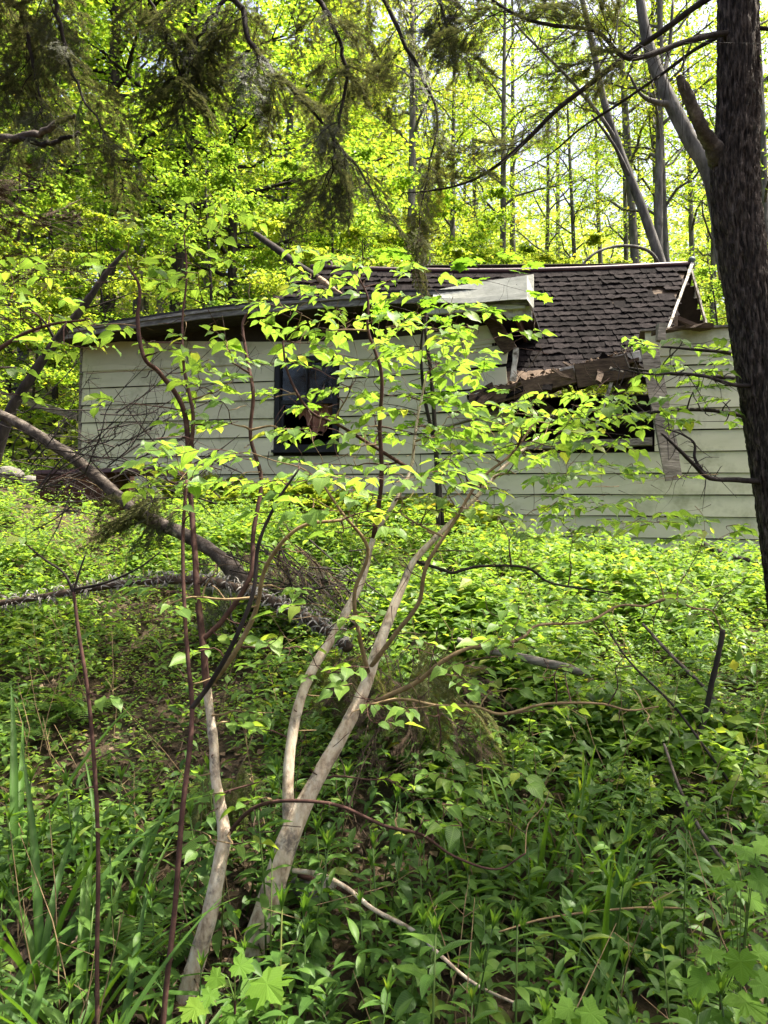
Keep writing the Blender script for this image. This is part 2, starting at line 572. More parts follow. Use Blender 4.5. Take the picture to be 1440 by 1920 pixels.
M['leaf_tree_pale'] = leaf_mat('pale_spring_leaf', ((0.150, 0.220, 0.039), (0.220, 0.300, 0.045), (0.290, 0.350, 0.057)), SPR, .52, .45, .3)
M['leaf_far_hazed'] = leaf_mat('far_hazed_leaf', ((.15, .22, .05), (.20, .275, .06), (.26, .32, .08)), SPR, .58, .5, .2)  # paler, greyer green; distance haze is put into the leaf colour
M['needle'] = leaf_mat('hemlock_needle', ((.055, .068, .036), (.085, .10, .052), (.125, .14, .075)), (1.5, 1.4, .8), .38, .5, .3)
M['needle_olive'] = leaf_mat('olive_hemlock_needle', ((.09, .115, .03), (.13, .15, .04), (.17, .18, .055)), (1.5, 1.4, .6), .35, .5, .3)
mg, ng, og = nodes('dusty_window_glass')
pg = N_(ng, 'ShaderNodeBsdfPrincipled')
pg.inputs['Base Color'].default_value = (.45, .5, .5, 1)
pg.inputs['Roughness'].default_value = .06
pg.inputs['Transmission Weight'].default_value = 1.0
pg.inputs['IOR'].default_value = 1.45
ng.links.new(pg.outputs[0], og.inputs['Surface'])
M['glass'] = mg

# ================================================================== SETTING
gx = np.unique(np.concatenate([np.linspace(-70, -8, 40), np.linspace(-8, 8, 130), np.linspace(8, 70, 40)]))
gy = np.unique(np.concatenate([np.linspace(-25, 1, 20), np.linspace(1, 14, 120), np.linspace(14, 100, 70)]))
GXX, GYY = np.meshgrid(gx, gy)
mb = MB()
nx, ny = len(gx), len(gy)
i_, j_ = np.meshgrid(np.arange(ny - 1), np.arange(nx - 1), indexing='ij')
mb.add(np.stack([GXX, GYY, ground(GXX, GYY)], -1).reshape(-1, 3),
       np.stack([i_ * nx + j_, i_ * nx + j_ + 1, (i_ + 1) * nx + j_ + 1, (i_ + 1) * nx + j_], -1).reshape(-1, 4))
tag(mb.build('ground', M['ground'], smooth=True), 'brown wooded hillside sloping up behind the house', kind='structure')

# ================================================================== HOUSE
HA = Vector((-4.89, 12.35, 0))
HU = Vector((.9636, -.2673, 0))
HV = Vector((.2673, .9636, 0))
SHEAR = -.024


def Hs(u, v, h):
    p = HA + HU * u + HV * v
    p.z = EYE + h + SHEAR * u
    return p


def hp(px, py, v=0.0):
    """pixel -> (u, h) on the house plane at depth v"""
    d = ray(px, py)
    o_ = Vector((0, 0, EYE)) - (HA + HV * v)
    t = -(o_.x * HV.x + o_.y * HV.y) / (d.x * HV.x + d.y * HV.y)
    q = Vector((0, 0, EYE)) + d * t
    rel = q - HA
    u = rel.x * HU.x + rel.y * HU.y
    return u, q.z - EYE - SHEAR * u


house = thing('derelict_house', Hs(0, 0, .9), 'derelict pale green clapboard house with collapsed middle and sagging roof', 'house')
front_wall = subpart(thing('front_wall', Hs(0, 0, .9), None, None))
front_wall.parent = house
front_wall.location = (0, 0, 0)


def part(name, mb, mat, parent, smooth=False, label=None):
    o = mb.build(name, mat, parent, smooth)
    if label: o['label'] = label
    return o


EXPO = .2817
LINE0 = 1.23
uw0, hw1 = hp(518, 672)
uw1, hw0 = hp(634, 843)
uh0, hh_b = hp(958, 842)
uh1, _ = hp(1222, 842)
uend = hp(1600, 800)[0]
htopR = hp(1300, 620)[1]


def lap(mb, u0, u1, h, hgt, sag=0.0, e0=0.0, e1=0.0, proud=.036, hgt1=None):
    n = max(2, int((u1 - u0) / .5))
    V, Q = [], []
    for i in range(n + 1):
        f = i / n
        u = u0 + (u1 - u0) * f
        s = sag * f * f + .004 * math.sin(u * 3.1 + h * 9)
        du = (e0 if i == 0 else 0) + (e1 if i == n else 0)
        w_ = .003 * math.sin(u * 5 + h * 13)
        hg = hgt if hgt1 is None else hgt + (hgt1 - hgt) * f
        for (vv, z) in ((-proud + w_, h + s), (-.003, h + s + .006), (-.003, h + hg + s), (-.012 + w_, h + hg + s)):
            V.append(tuple(Hs(u + du * (z - h) / hg, vv, z)))
    for i in range(n):
        for k in range(4):
            Q.append((i * 4 + k, i * 4 + (k + 1) % 4, (i + 1) * 4 + (k + 1) % 4, (i + 1) * 4 + k))
    Q += [(3, 2, 1, 0), (n * 4, n * 4 + 1, n * 4 + 2, n * 4 + 3)]
    mb.add(V, [q[::-1] for q in Q])


rs = random.Random(3)
for k in range(-6, 7):
    h = LINE0 + EXPO * k
    top = h + EXPO
    ivs = [(0.0, uend)]

    def cut(a, b):
        global ivs
        out = []
        for (p, q) in ivs:
            if b <= p or a >= q:
                out.append((p, q))
                continue
            if a > p: out.append((p, a))
            if b < q: out.append((b, q))
        ivs = out
    if top > hw0 + .1 and h < hw1 - .1:
        cut(uw0 - .02, uw1 + .02)
    if top > hh_b + .12:
        cut(uh0 - rs.uniform(-.12, .10) - (.1 if k > 3 else 0), uh1 + rs.uniform(-.03, .05))
    for (p, q) in ivs:
        if p > uh0 + 1 and top > htopR + .05:
            continue
        # break long runs into boards with butt joints
        cuts = [p]
        if q - p > 4.2:
            cuts.append(p + (q - p) * rs.uniform(.35, .65))
        cuts.append(q)
        for a, b in zip(cuts[:-1], cuts[1:]):
            m_ = MB()
            sag = 0.0
            if abs(b - q) < 1e-6 and q < uh1 and q > uw1 and k >= 1:
                sag = .045 * (k - 0) * .5      # boards bow up at the broken end
            lap(m_, a + .003, b - .003, h + .016, EXPO - .010, sag, rs.uniform(-.01, .01), rs.uniform(-.05, .05) if sag else 0)
            part('siding_board', m_, M['siding'], front_wall)
# wide header board, split at a joint
hl6 = LINE0 + EXPO * 6
for a, b, g0, g1 in ((0, hp(728, 640)[0], hp(150, 641)[1] - hl6, hp(728, 641)[1] - hl6), (hp(728, 640)[0] + .012, uh0 - .25, hp(728, 641)[1] - hl6, hp(945, 640)[1] - hl6 - .1)):
    m_ = MB()
    lap(m_, a, b, hl6, g0, .10 if a > 0 else 0.0, proud=.034, hgt1=g1)
    part('header_board', m_, M['siding'], front_wall)
m_ = MB()
lap(m_, uh1 - .06, uend, htopR - .33, .34, proud=.045)
part('header_board', m_, M['siding'], front_wall)
m_ = MB()
hexa(m_, [Hs(uh1 - .12, -.06, htopR + .012), Hs(uend, -.06, htopR + .012), Hs(uend, .5, htopR + .012), Hs(uh1 - .12, .5, htopR + .012),
          Hs(uh1 - .12, -.06, htopR + .04), Hs(uend, -.06, htopR + .04), Hs(uend, .5, htopR + .04), Hs(uh1 - .12, .5, htopR + .04)])
part('top_trim', m_, M['greywood'], front_wall)
# corner trim at the far end
m_ = MB()
hexa(m_, [Hs(-.05, -.03, .7), Hs(.0, -.03, .7), Hs(.0, .1, .7), Hs(-.05, .1, .7), Hs(-.05, -.03, 3.5), Hs(.0, -.03, 3.5), Hs(.0, .1, 3.5), Hs(-.05, .1, 3.5)])
part('corner_board', m_, M['greywood'], front_wall)


def slab(mb, u0, u1, v0, v1, h0, h1):
    hexa(mb, [Hs(u0, v0, h0), Hs(u1, v0, h0), Hs(u1, v1, h0), Hs(u0, v1, h0), Hs(u0, v0, h1), Hs(u1, v0, h1), Hs(u1, v1, h1), Hs(u0, v1, h1)])


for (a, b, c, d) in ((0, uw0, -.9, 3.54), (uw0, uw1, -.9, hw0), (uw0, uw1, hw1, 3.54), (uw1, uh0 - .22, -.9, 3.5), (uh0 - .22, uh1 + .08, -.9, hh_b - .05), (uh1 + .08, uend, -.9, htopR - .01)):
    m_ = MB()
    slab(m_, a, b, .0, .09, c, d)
    part('sheathing', m_, M['sheath_shade'], front_wall)  # dark colour also gives the shadow in lap gaps and above the headers
side_wall = MB(); slab(side_wall, -.02, .07, .1, 4.6, -.5, 3.4); part('side_wall', side_wall, M['siding'], house)
back_wall = MB(); slab(back_wall, -.02, uend, 4.6, 4.7, -.5, 3.2); part('back_wall', back_wall, M['siding'], house)
inner = MB(); slab(inner, uh0 - .9, uh0 - .82, .1, 4.5, -.5, 3.2); part('inner_wall', inner, M['sheath_shade'], house)
inner = MB(); slab(inner, uh1 + .3, uh1 + .38, .1, 4.5, -.5, htopR - .02); part('inner_wall', inner, M['sheath_shade'], house)
inner = MB(); slab(inner, .1, uh0 - .8, 1.5, 1.58, -.4, 3.45); part('dark_screen', inner, M['sheath_shade'], house)  # added screen, hides the lit back wall so the window looks dark
inner = MB(); slab(inner, uh0 - .8, uend, 1.75, 1.83, -.4, 2.62); part('dark_screen', inner, M['sheath_shade'], house)  # second added screen, darkens the view into the hole
inner = MB(); slab(inner, .1, uend, .1, 4.5, .3, .36); part('interior_floor', inner, M['brownwood'], house)

# sill ledge under the hole
m_ = MB()
a = hp(975, 838); b = hp(1222, 832)
beam(m_, Hs(a[0], -.04, a[1]), Hs(b[0], -.04, b[1] + .02), .16, .09, seg=5, jit=.006)
part('sill_beam', m_, M['greywood'], front_wall)

# ---- window
win = subpart(link('window', None, house))
fw = .075
for (a, b, c, d) in ((uw0, uw0 + fw, hw0, hw1), (uw1 - fw, uw1, hw0, hw1), (uw0 + fw, uw1 - fw, hw0, hw0 + fw), (uw0 + fw, uw1 - fw, hw1 - fw, hw1)):
    m_ = MB(); slab(m_, a, b, -.05, .07, c, d); part('frame', m_, M['winframe'], win)
hm = (hw0 + hw1) / 2 + .02
m_ = MB(); slab(m_, uw0 + fw, uw1 - fw, -.02, .045, hm - .03, hm + .03); part('meeting_rail', m_, M['winframe'], win)
m_ = MB(); slab(m_, uw0 + fw, uw0 + fw + .05, -.015, .04, hw0 + fw, hm - .03); part('sash_stile', m_, M['winframe'], win)
m_ = MB(); slab(m_, uw0 - .03, uw1 + .03, -.1, .0, hw0 - .045, hw0 - .004); part('sill', m_, M['winframe'], win)
m_ = MB(); slab(m_, uw0 + fw, uw1 - fw, .012, .018, hm + .03, hw1 - fw); part('pane', m_, M['glass'], win)
um = (uw0 + uw1) / 2
m_ = MB(); slab(m_, um - .012, um + .012, -.012, .03, hm + .03, hw1 - fw); part('muntin', m_, M['winframe'], win)
for (a0, b0, c0, d0, e0, g0) in ((.06, 0, .16, 0, .06, .28), (.98, 0, .80, 0, .99, .2), (.06, 1, .05, .7, .22, 1)):
    W0, H0 = uw1 - uw0 - 2 * fw, hm - .03 - hw0 - fw
    m_ = MB(); q0 = [Hs(uw0 + fw + W0 * p_, .02, hw0 + fw + H0 * q_) for p_, q_ in ((a0, b0), (c0, d0), (e0, g0))]
    q1 = [p_ + HV * .004 for p_ in q0]
    m_.add([tuple(p_) for p_ in q0 + q1], [(0, 1, 4, 3), (1, 2, 5, 4), (2, 0, 3, 5)], [(0, 2, 1), (3, 4, 5)])
    part('glass_shard', m_, M['glass'], win)
# torn curtain behind the lower sash
m_ = MB()
V, Q = [], []
nc = 26
for i in range(nc + 1):
    f = i / nc
    u = uw0 + fw + (uw1 - uw0 - 2 * fw) * (.28 + .66 * f)
    vv = .13 + .03 * math.sin(f * 21) + .02 * math.sin(f * 50)
    V.append(tuple(Hs(u, vv, hm + .12 + .05 * math.sin(f * 6))))
    V.append(tuple(Hs(u + .03 * math.sin(f * 9), vv + .03, hw0 + .36 + .14 * math.sin(f * 7 + 1) + .06 * math.sin(f * 23))))
for i in range(nc):
    Q.append((2 * i, 2 * i + 1, 2 * i + 3, 2 * i + 2))
m_.add(V, Q)
part('curtain', m_, M['curtain'], win)

# ---- flat front roof with its bowed edge
edge = [hp(*p, -.5) for p in ((112, 622), (200, 607), (300, 592), (400, 579), (500, 568), (620, 557), (740, 549), (860, 546), (990, 552))]
eu = np.array([e[0] for e in edge]); eh = np.array([e[1] for e in edge])


def eh_at(u):
    return float(np.interp(u, eu, eh))


front_roof = subpart(link('front_roof', None, house))
us = np.linspace(eu[0], eu[-1], 25)


def ribbon(name, mat, us, prof, wav=0.0, parent=None):
    """sweep a closed profile of (v, dh) along the bowed roof edge"""
    m2 = MB(); V, Q = [], []
    k = len(prof)
    for u in us:
        for (v, dh) in prof:
            V.append(tuple(Hs(u, v + wav * math.sin(u * 4.3 + v), eh_at(u) + dh + wav * math.sin(u * 7 + dh * 20))))
    for i in range(len(us) - 1):
        for j in range(k):
            Q.append((i * k + j, (i + 1) * k + j, (i + 1) * k + (j + 1) % k, i * k + (j + 1) % k))
    n = (len(us) - 1) * k
    if k == 4:
        Q += [(0, 1, 2, 3), (n + 3, n + 2, n + 1, n)]
    m2.add(V, Q)
    return part(name, m2, mat, parent or front_roof)


ribbon('roofing_layer', M['felt'], us, [(-.54, -.005), (-.54, .022), (2.4, .20), (2.4, .17)], .006)
ju = hp(560, 570, -.5)[0]
ribbon('fascia_board', M['fascia'], np.linspace(eu[0], ju - .004, 14), [(-.515, -.135), (-.515, -.01), (-.485, -.01), (-.485, -.135)], .003)
ribbon('fascia_board', M['fascia'], np.linspace(ju + .004, eu[-1], 14), [(-.512, -.150), (-.512, -.012), (-.482, -.012), (-.482, -.150)], .004)
ribbon('trim_strip', M['fascia'], np.linspace(eu[0] + .05, eu[-1] - .4, 14), [(-.538, -.052), (-.538, -.008), (-.517, -.008), (-.517, -.052)], .003)
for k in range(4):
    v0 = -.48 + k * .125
    ribbon('soffit_board', M['sheath_shade'], us, [(v0, -.135), (v0, -.112), (v0 + .118, -.112), (v0 + .118, -.135)], .004)  # eave shadow is put into the dark colour of the soffit
for u in np.arange(eu[0] + .3, eu[-1], .61):
    m_ = MB()
    beam(m_, Hs(u, -.46, eh_at(u) - .075), Hs(u, 2.3, eh_at(u) + .06), .045, .13)
    part('rafter', m_, M['brownwood'], front_roof)

# bent metal edge sheet at the torn end of the roof
m_ = MB(); V, Q = [], []
ns = 14
rowsdef = []
for i in range(ns + 1):
    f = i / ns
    px = 812 + 176 * f
    tp = 546 - 30 * f ** .8
    bt = 566 - 2 * f + 3 * math.sin(f * 5)
    rowsdef.append((hp(px, tp, -.50), hp(px, bt - 9, -.58), hp(px, bt, -.60)))
for i, (a, b, c) in enumerate(rowsdef):
    for (pp, v) in ((a, -.50), (b, -.58), (c, -.60)):
        V.append(tuple(Hs(pp[0], v, pp[1])))
for (px, a, b, c) in ((1000, 514, 545, 578), (1001, 516, 548, 572)):
    for y_, v in ((a, -.46), (b, -.5), (c, -.52)):
        pp = hp(px, y_, v + (.25 if px == 1001 else 0)); V.append(tuple(Hs(pp[0], v + (.25 if px == 1001 else 0), pp[1])))
for i in range(ns + 2):
    for k in (0, 1):
        Q.append((i * 3 + k, i * 3 + k + 1, i * 3 + k + 4, i * 3 + k + 3))
m_.add(V, Q)
sheet = part('edge_flashing', m_, M['metalsheet'], front_roof, label='pale bent metal flashing curling up at the torn roof end')
sol = sheet.modifiers.new('thick', 'SOLIDIFY'); sol.thickness = .006
m_ = MB()
beam(m_, Hs(*(lambda p: (p[0], -.47, p[1]))(hp(800, 585, -.47))), Hs(*(lambda p: (p[0], -.47, p[1]))(hp(985, 573, -.47))), .05, .075, seg=6, jit=.003)
part('under_trim', m_, M['metalsheet'], front_roof)
m_ = MB(); V, Q = [], []
for i in range(9):
    f = i / 8
    px = 925 + 72 * f
    for (py, v) in ((568, -.44), (584, -.43 + .02 * math.sin(i * 2)), (600 - 10 * (1 - f) + 4 * math.sin(i * 2.4), -.42)):
        pp = hp(px, py, v); V.append(tuple(Hs(pp[0], v, pp[1])))
for i in range(8):
    for k in (0, 1):
        Q.append((i * 3 + k, i * 3 + k + 1, i * 3 + k + 4, i * 3 + k + 3))
m_.add(V, Q)
torn = part('torn_panel', m_, M['whitepaint'], front_roof, label='mottled white torn panel hanging under the flashing')
sol = torn.modifiers.new('thick', 'SOLIDIFY'); sol.thickness = .02
# broken brace under the torn end, tilted
m_ = MB(); a = hp(915, 590, -.1); b = hp(955, 640, -.1)
beam(m_, Hs(a[0], -.1, a[1]), Hs(b[0], -.05, b[1] - .12), .2, .04, up=HV, seg=4, jit=.006)
part('broken_brace', m_, M['brownwood'], front_roof)

# ---- steep gabled roof behind, skewed by the collapse
gable = subpart(link('gabled_roof', None, house))
RL = at(588, 503, 13.9); RR = at(1290, 497, 13.6)
DN = Vector((-1.40, -1.90, -2.34))
GU = (RR - RL).normalized(); glen = (RR - RL).length
GD = DN.normalized(); gdl = DN.length
GN = GU.cross(GD).normalized()
if GN.z < 0: GN = -GN
GP = GN.cross(GU).normalized()
if GP.z > 0: GP = -GP              # straight down the slope


def gp(a, d, n=0.0):               # a along ridge, d along the (skewed) rake, n off the roof
    sag = -.10 * math.sin(math.pi * min(1, max(0, a / glen)))
    return RL + GU * a + GD * d + GN * n + Vector((0, 0, sag))


m_ = MB()
V, Q = [], []
na, nd = 14, 6
for lay in (-.07, -.012):
    for i in range(na + 1):
        for j in range(nd + 1):
            V.append(tuple(gp(glen * i / na, gdl * j / nd, lay)))
lo = (na + 1) * (nd + 1)
for i in range(na):
    for j in range(nd):
        a = i * (nd + 1) + j
        Q.append((a, a + nd + 1, a + nd + 2, a + 1))
        Q.append((lo + a, lo + a + 1, lo + a + nd + 2, lo + a + nd + 1))
for j in range(nd):
    for i in (0, na):
        a = i * (nd + 1) + j
        Q.append((a, a + 1, lo + a + 1, lo + a))
for i in range(na):
    for j in (0, nd):
        a = i * (nd + 1) + j
        Q.append((a, a + nd + 1, lo + a + nd + 1, lo + a))
m_.add(V, Q)
part('roof_deck', m_, M['brownwood'], gable)
# shingles: four curled tab shapes share mesh data, one object each
SH = []
for s in range(5):
    r2 = random.Random(50 + s)
    m_ = MB(); V, Q = [], []
    nxs, nys = 5, 2
    for lay in (0, 1):
        for i in range(nxs + 1):
            for j in range(nys + 1):
                x = (i / nxs - .5) * .275
                y = j / nys * .25
                notch = (.010 if (i == nxs and j == nys) else 0) + (.006 if (i == 0 and j == nys) else 0)
                curlz = (r2.uniform(-.004, .022) if j == nys else r2.uniform(-.002, .004)) + (.012 if (i in (0, nxs) and j == nys) else 0)
                V.append((x + r2.uniform(-.006, .006), -(y - notch + (r2.uniform(-.022, .014) if j == nys else 0)), curlz + .018 * j / nys + lay * .013))
    L0 = (nxs + 1) * (nys + 1)
    for i in range(nxs):
        for j in range(nys):
            a = i * (nys + 1) + j
            Q.append((L0 + a, L0 + a + 1, L0 + a + nys + 2, L0 + a + nys + 1)[::-1])
    for i in range(nxs):
        a = i * (nys + 1) + nys
        Q.append((a, a + nys + 1, L0 + a + nys + 1, L0 + a))
    for j in range(nys):
        for i in (0, nxs):
            a = i * (nys + 1) + j
            Q.append((a, a + 1, L0 + a + 1, L0 + a))
    m_.add(V, Q)
    SH.append(m_.mesh('shingle', M['shingle']))
rest = MB()
nrow, ROWH = 20, gdl / 19.4
spots = []
for r_ in range(nrow):
    d = r_ * ROWH
    off = (r_ % 2) * .137 + rs.uniform(-.03, .03)
    a = -.1 + off
    while a < glen - .06:
        p = gp(a, d, .004 + .012)
        pe = p + GP * .2
        px, py = proj(pe)
        spots.append((a, d, px, py, rs.random()))
        a += .278
vis = [s for s in spots if s[3] < (553 if s[2] < 955 else 705)]
order = sorted(spots, key=lambda s: (0 if s in vis else 1, -s[2]))
for k, (a, d, px, py, rr) in enumerate(order):
    if 0 < d and rr < .022: continue
    rot = rs.uniform(-.05, .05)
    X = (GU * math.cos(rot) + GP * math.sin(rot)).normalized()
    lift = .06 if rr > .93 else 0
    Yv = (-GP + GN * (.02 - lift)).normalized()
    Z = X.cross(Yv).normalized(); Yv = Z.cross(X)
    p = gp(a, d, .0)
    Mx = Matrix((X, Yv, Z)).transposed().to_4x4(); Mx.translation = p
    if k < 300:
        link('shingle', SH[k % 5], gable, Mx)
    else:
        src = SH[k % 5]
        co = np.empty(len(src.vertices) * 3, np.float32); src.vertices.foreach_get('co', co)
        co = co.reshape(-1, 3) @ np.array(Mx.to_3x3()).T + np.array(p)
        rest.add(co, [tuple(f.vertices) for f in src.polygons])
if rest.n:
    tag(part('shingles', rest, M['shingle'], gable), kind='stuff')
# ridge cap, finial and end curl
m_ = MB()
rp = [gp(glen * i / 16 - .05 + .1 * i / 16, 0, .03) for i in range(17)]
tube(m_, rp, [.045] * 17, 8)
part('ridge_cap', m_, M['ridge'], gable, True)
m_ = MB()
bx = []
fr = gp(glen + .06, 0, .04)
tube(m_, [fr + Vector((0, 0, z)) for z in (-.06, .0, .02, .045, .08, .105, .12)], [.02, .025, .045, .066, .062, .04, .008], 12)
part('finial', m_, M['finial'], gable, True)
m_ = MB()
fl = gp(.28, 0, .03)
tube(m_, [fl + Vector((math.cos(t) * .055, -.02, .055 + math.sin(t) * .055)) for t in np.linspace(-1.6, 4.2, 14)], [.02] * 14, 6)
part('ridge_curl', m_, M['greywood'], gable, True)
# rake boards on the gable end, back slope with its planks, gable siding and studs
m_ = MB(); beam(m_, gp(glen + .07, -.02, -.01), gp(glen + .07, gdl * .76, -.01), .04, .15, up=GN, seg=8, jit=.004)
part('rake_board', m_, M['whitepaint'], gable)
BK = Vector((.62, .72, -1.02)).normalized()
m_ = MB(); beam(m_, RR + GU * .03 + Vector((0, 0, .0)), RR + GU * .03 + BK * 2.6, .03, .10, up=(0, 0, 1), seg=8, jit=.004)
part('rake_board', m_, M['whitepaint'], gable)
BN = BK.cross(GU).normalized()
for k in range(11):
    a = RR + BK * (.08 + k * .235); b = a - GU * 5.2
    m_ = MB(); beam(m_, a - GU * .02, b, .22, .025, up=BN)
    part('roof_plank', m_, M['sheath_shade'], gable)  # inside planks darkened in colour so the gable looks shaded within
for k in range(6):
    half = .28 + .12 * k
    a = RR - GU * .5 + DN * half; b = RR - GU * .5 + BK * (2.34 * half / -BK.z)
    mid = (a + b) / 2
    a = mid.lerp(a, .86); b = mid.lerp(b, .86)
    m_ = MB(); beam(m_, a + Vector((0, 0, -.06)), b + Vector((0, 0, -.06)), .02, .27, up=(0, 0, 1))
    part('gable_board', m_, M['whitepaint'], gable)
for px0, py0, px1, py1 in ((1266, 577, 1265, 622), (1266, 595, 1316, 616)):
    m_ = MB(); beam(m_, at(px0, py0, 12.9), at(px1, py1, 12.85), .07, .07, up=(0, 1, 0), seg=3, jit=.003)
    part('stud', m_, M['brownwood'], gable)

# ================================================================== DEBRIS IN THE HOLE (loose pieces, each a thing)
def plank(name, a, b, w_, t, mat, label, up=(0, 0, 1), seg=6, jit=.006, twist=.05, bow=(0, 0, 0), cat='plank'):
    m2 = MB(); beam(m2, a, b, w_, t, up, seg, jit, 0, twist, bow)
    o = m2.build(name, M[mat])
    return tag(o, label, cat)


plank('fallen_plank', at(905, 748, 10.25), at(1078, 704, 10.0), .045, .2, 'brownwood', 'wide damp brown plank slumped across the collapse, lower of two end to end')
plank('fallen_plank', at(1080, 706, 9.98), at(1180, 686, 9.9), .045, .31, 'brownwood', 'short brown plank end resting highest in the collapse beside the leaning grey board')
# slumped roof section, extended back to the shingled eave to keep light out of the hole
V = []
nn = 14
pm = MB()
for lay in (0, .04):
    for i in range(nn + 1):
        f = i / nn
        back = gp(glen - 2.9 + 2.75 * f, gdl - .12, -.05)
        front = at(880 + 318 * f, 752 - 78 * f + 3 * math.sin(f * 9), 10.35 - .42 * f)
        for g in (0, .35, .7, 1.0):
            q = back.lerp(front, g) + Vector((0, 0, lay - .07 * math.sin(g * 3.1) + .015 * math.sin(i * 2.1 + g * 5)))
            V.append(tuple(q))
Q = []
L0 = (nn + 1) * 4
for i in range(nn):
    for g in range(3):
        a = i * 4 + g
        Q += [(a, a + 1, a + 5, a + 4), (L0 + a, L0 + a + 4, L0 + a + 5, L0 + a + 1)]
    for g in (0, 3):
        a = i * 4 + g
        Q.append((a, a + 4, L0 + a + 4, L0 + a))
for i in (0, nn):
    for g in range(3):
        a = i * 4 + g
        Q.append((a, a + 1, L0 + a + 1, L0 + a))
pm.add(V, Q)
tag(pm.build('slumped_decking', M['brownwood']), 'slumped brown roof decking littered with needles below the shingled slope', 'decking')
plank('white_board', at(1050, 700, 10.15), at(1215, 664, 9.95), .03, .13, 'whitepaint', 'peeling white board wedged under the shingles above the hole', seg=10, jit=.008, cat='board')
plank('leaning_board', at(1216, 648, 9.55), at(1264, 900, 9.42), .22, .03, 'greywood', 'weathered grey board leaning down over the clapboards near the dark trunk', up=(0, -1, 0), seg=8, jit=.006, cat='board')
plank('trim_board', at(1208, 655, 9.62), at(1236, 800, 9.55), .05, .03, 'whitepaint', 'thin white strip leaning behind the grey board', up=(0, -1, 0), seg=6, jit=.004, cat='board')
plank('splintered_board', at(828, 802, 10.5), at(1008, 752, 10.3), .12, .03, 'greywood', 'splintered grey board poking out of the dark hole, upper of two', seg=8, jit=.01, cat='board')
plank('splintered_board', at(868, 815, 10.6), at(1060, 775, 10.25), .15, .03, 'greywood', 'splintered grey board poking out of the dark hole, lower of two', seg=8, jit=.01, cat='board')
plank('roof_scrap', at(1225, 622, 9.75), at(1335, 612, 9.75), .16, .04, 'brownwood', 'dark scrap of roofing lying on top of the wall near the dark trunk', seg=6, jit=.02, cat='scrap')
plank('post_stub', at(1238, 640, 9.62), at(1240, 608, 9.62), .1, .1, 'greywood', 'short weathered post stub at the top of the leaning board', up=(0, 1, 0), seg=2, cat='post')
plank('fallen_post', at(-40, 728, 13.2), at(150, 783, 12.8), .16, .12, 'greywood', 'long weathered grey timber sloping into the house corner', seg=6, cat='timber')

plank('broken_rafter', at(985, 735, 10.9), at(1130, 842, 10.3), .05, .11, 'greywood', 'grey broken rafter slanting down inside the dark hole', seg=5, jit=.008, cat='rafter')
plank('broken_rafter', at(1190, 700, 10.8), at(1075, 836, 10.2), .05, .1, 'brownwood', 'brown broken rafter crossing the grey one in the hole', seg=5, jit=.008, cat='rafter')
plank('hanging_lath', at(1150, 706, 9.95), at(1118, 800, 9.9), .045, .012, 'whitepaint', 'thin pale lath dangling from the high plank end', up=(0, -1, 0), seg=4, jit=.004, cat='board')
plank('hanging_lath', at(968, 652, 10.2), at(962, 715, 10.15), .07, .015, 'whitepaint', 'peeling white strip hanging at the torn wall edge', up=(0, -1, 0), seg=5, jit=.008, cat='board')

spl = MB()
for k in range(70):
    f = random.random()
    p = at(872 + 335 * f, 752 - 82 * f + random.uniform(-14, 22), 10.3 - .4 * f + random.uniform(-.1, .25))
    d = Vector((random.uniform(-1, 1), random.uniform(-.5, .4), random.uniform(-.9, .35))).normalized()
    beam(spl, p, p + d * random.uniform(.08, .36), random.uniform(.015, .08), random.uniform(.005, .012), up=(random.uniform(-.5, .5), -1, random.uniform(-.5, .8)), seg=2, jit=.012, m=random.choice((0, 0, 0, 1, 3, 3)))
tag(spl.build('splinters', [M['brownwood'], M['greywood'], M['whitepaint'], M['shingle']]), 'broken shingles and wood splinters along the sagging eave', kind='stuff')

# needles and dead leaves on the collapse
mb = MB()
n = 900
px = rng.uniform(905, 1195, n)
base = np.array([tuple(at(p, 742 - (p - 925) * .28 + rng.uniform(-18, 18), 10.45 + rng.uniform(-.2, .15))) for p in px])
scatter(mb, LEAF2, base, unit(n) * (1, 1, .3), unit(n) + (0, -.3, 1), rng.uniform(.03, .08, n))
tag(mb.build('debris', M['litter']), 'dry leaves and twigs heaped on the collapsed roof edge', kind='stuff')

# rusty box by the house corner
bl = at(66, 950, 9.6); br_ = at(200, 946, 9.4)
box = thing('rusty_box', (bl + br_) / 2, 'low rusty brown metal box by the house corner behind the leaning log', 'box')
dv = Vector((.25, 1, 0)).normalized() * .6
hgt = Vector((0, 0, .40))
m_ = MB(); hexa(m_, [bl - Vector((0, 0, .3)), br_ - Vector((0, 0, .3)), br_ + dv - Vector((0, 0, .3)), bl + dv - Vector((0, 0, .3)), bl + hgt, br_ + hgt, br_ + dv + hgt, bl + dv + hgt])
part('body', m_, M['rust'], box)
lid = [bl + hgt, at(368, 912, 9.9) - Vector((0, 0, .02))]
m_ = MB(); beam(m_, bl + hgt + Vector((-.03, .28, .02)), br_ + hgt + Vector((.9, .05, .0)), .5, .02, seg=6, jit=.004)
part('lid', m_, M['rust'], box)
m_ = MB(); beam(m_, bl + hgt + Vector((-.03, .02, .035)), br_ + hgt + Vector((.9, -.21, .02)), .03, .05, seg=6, jit=.003)
part('lid_rim', m_, M['ridge'], box)

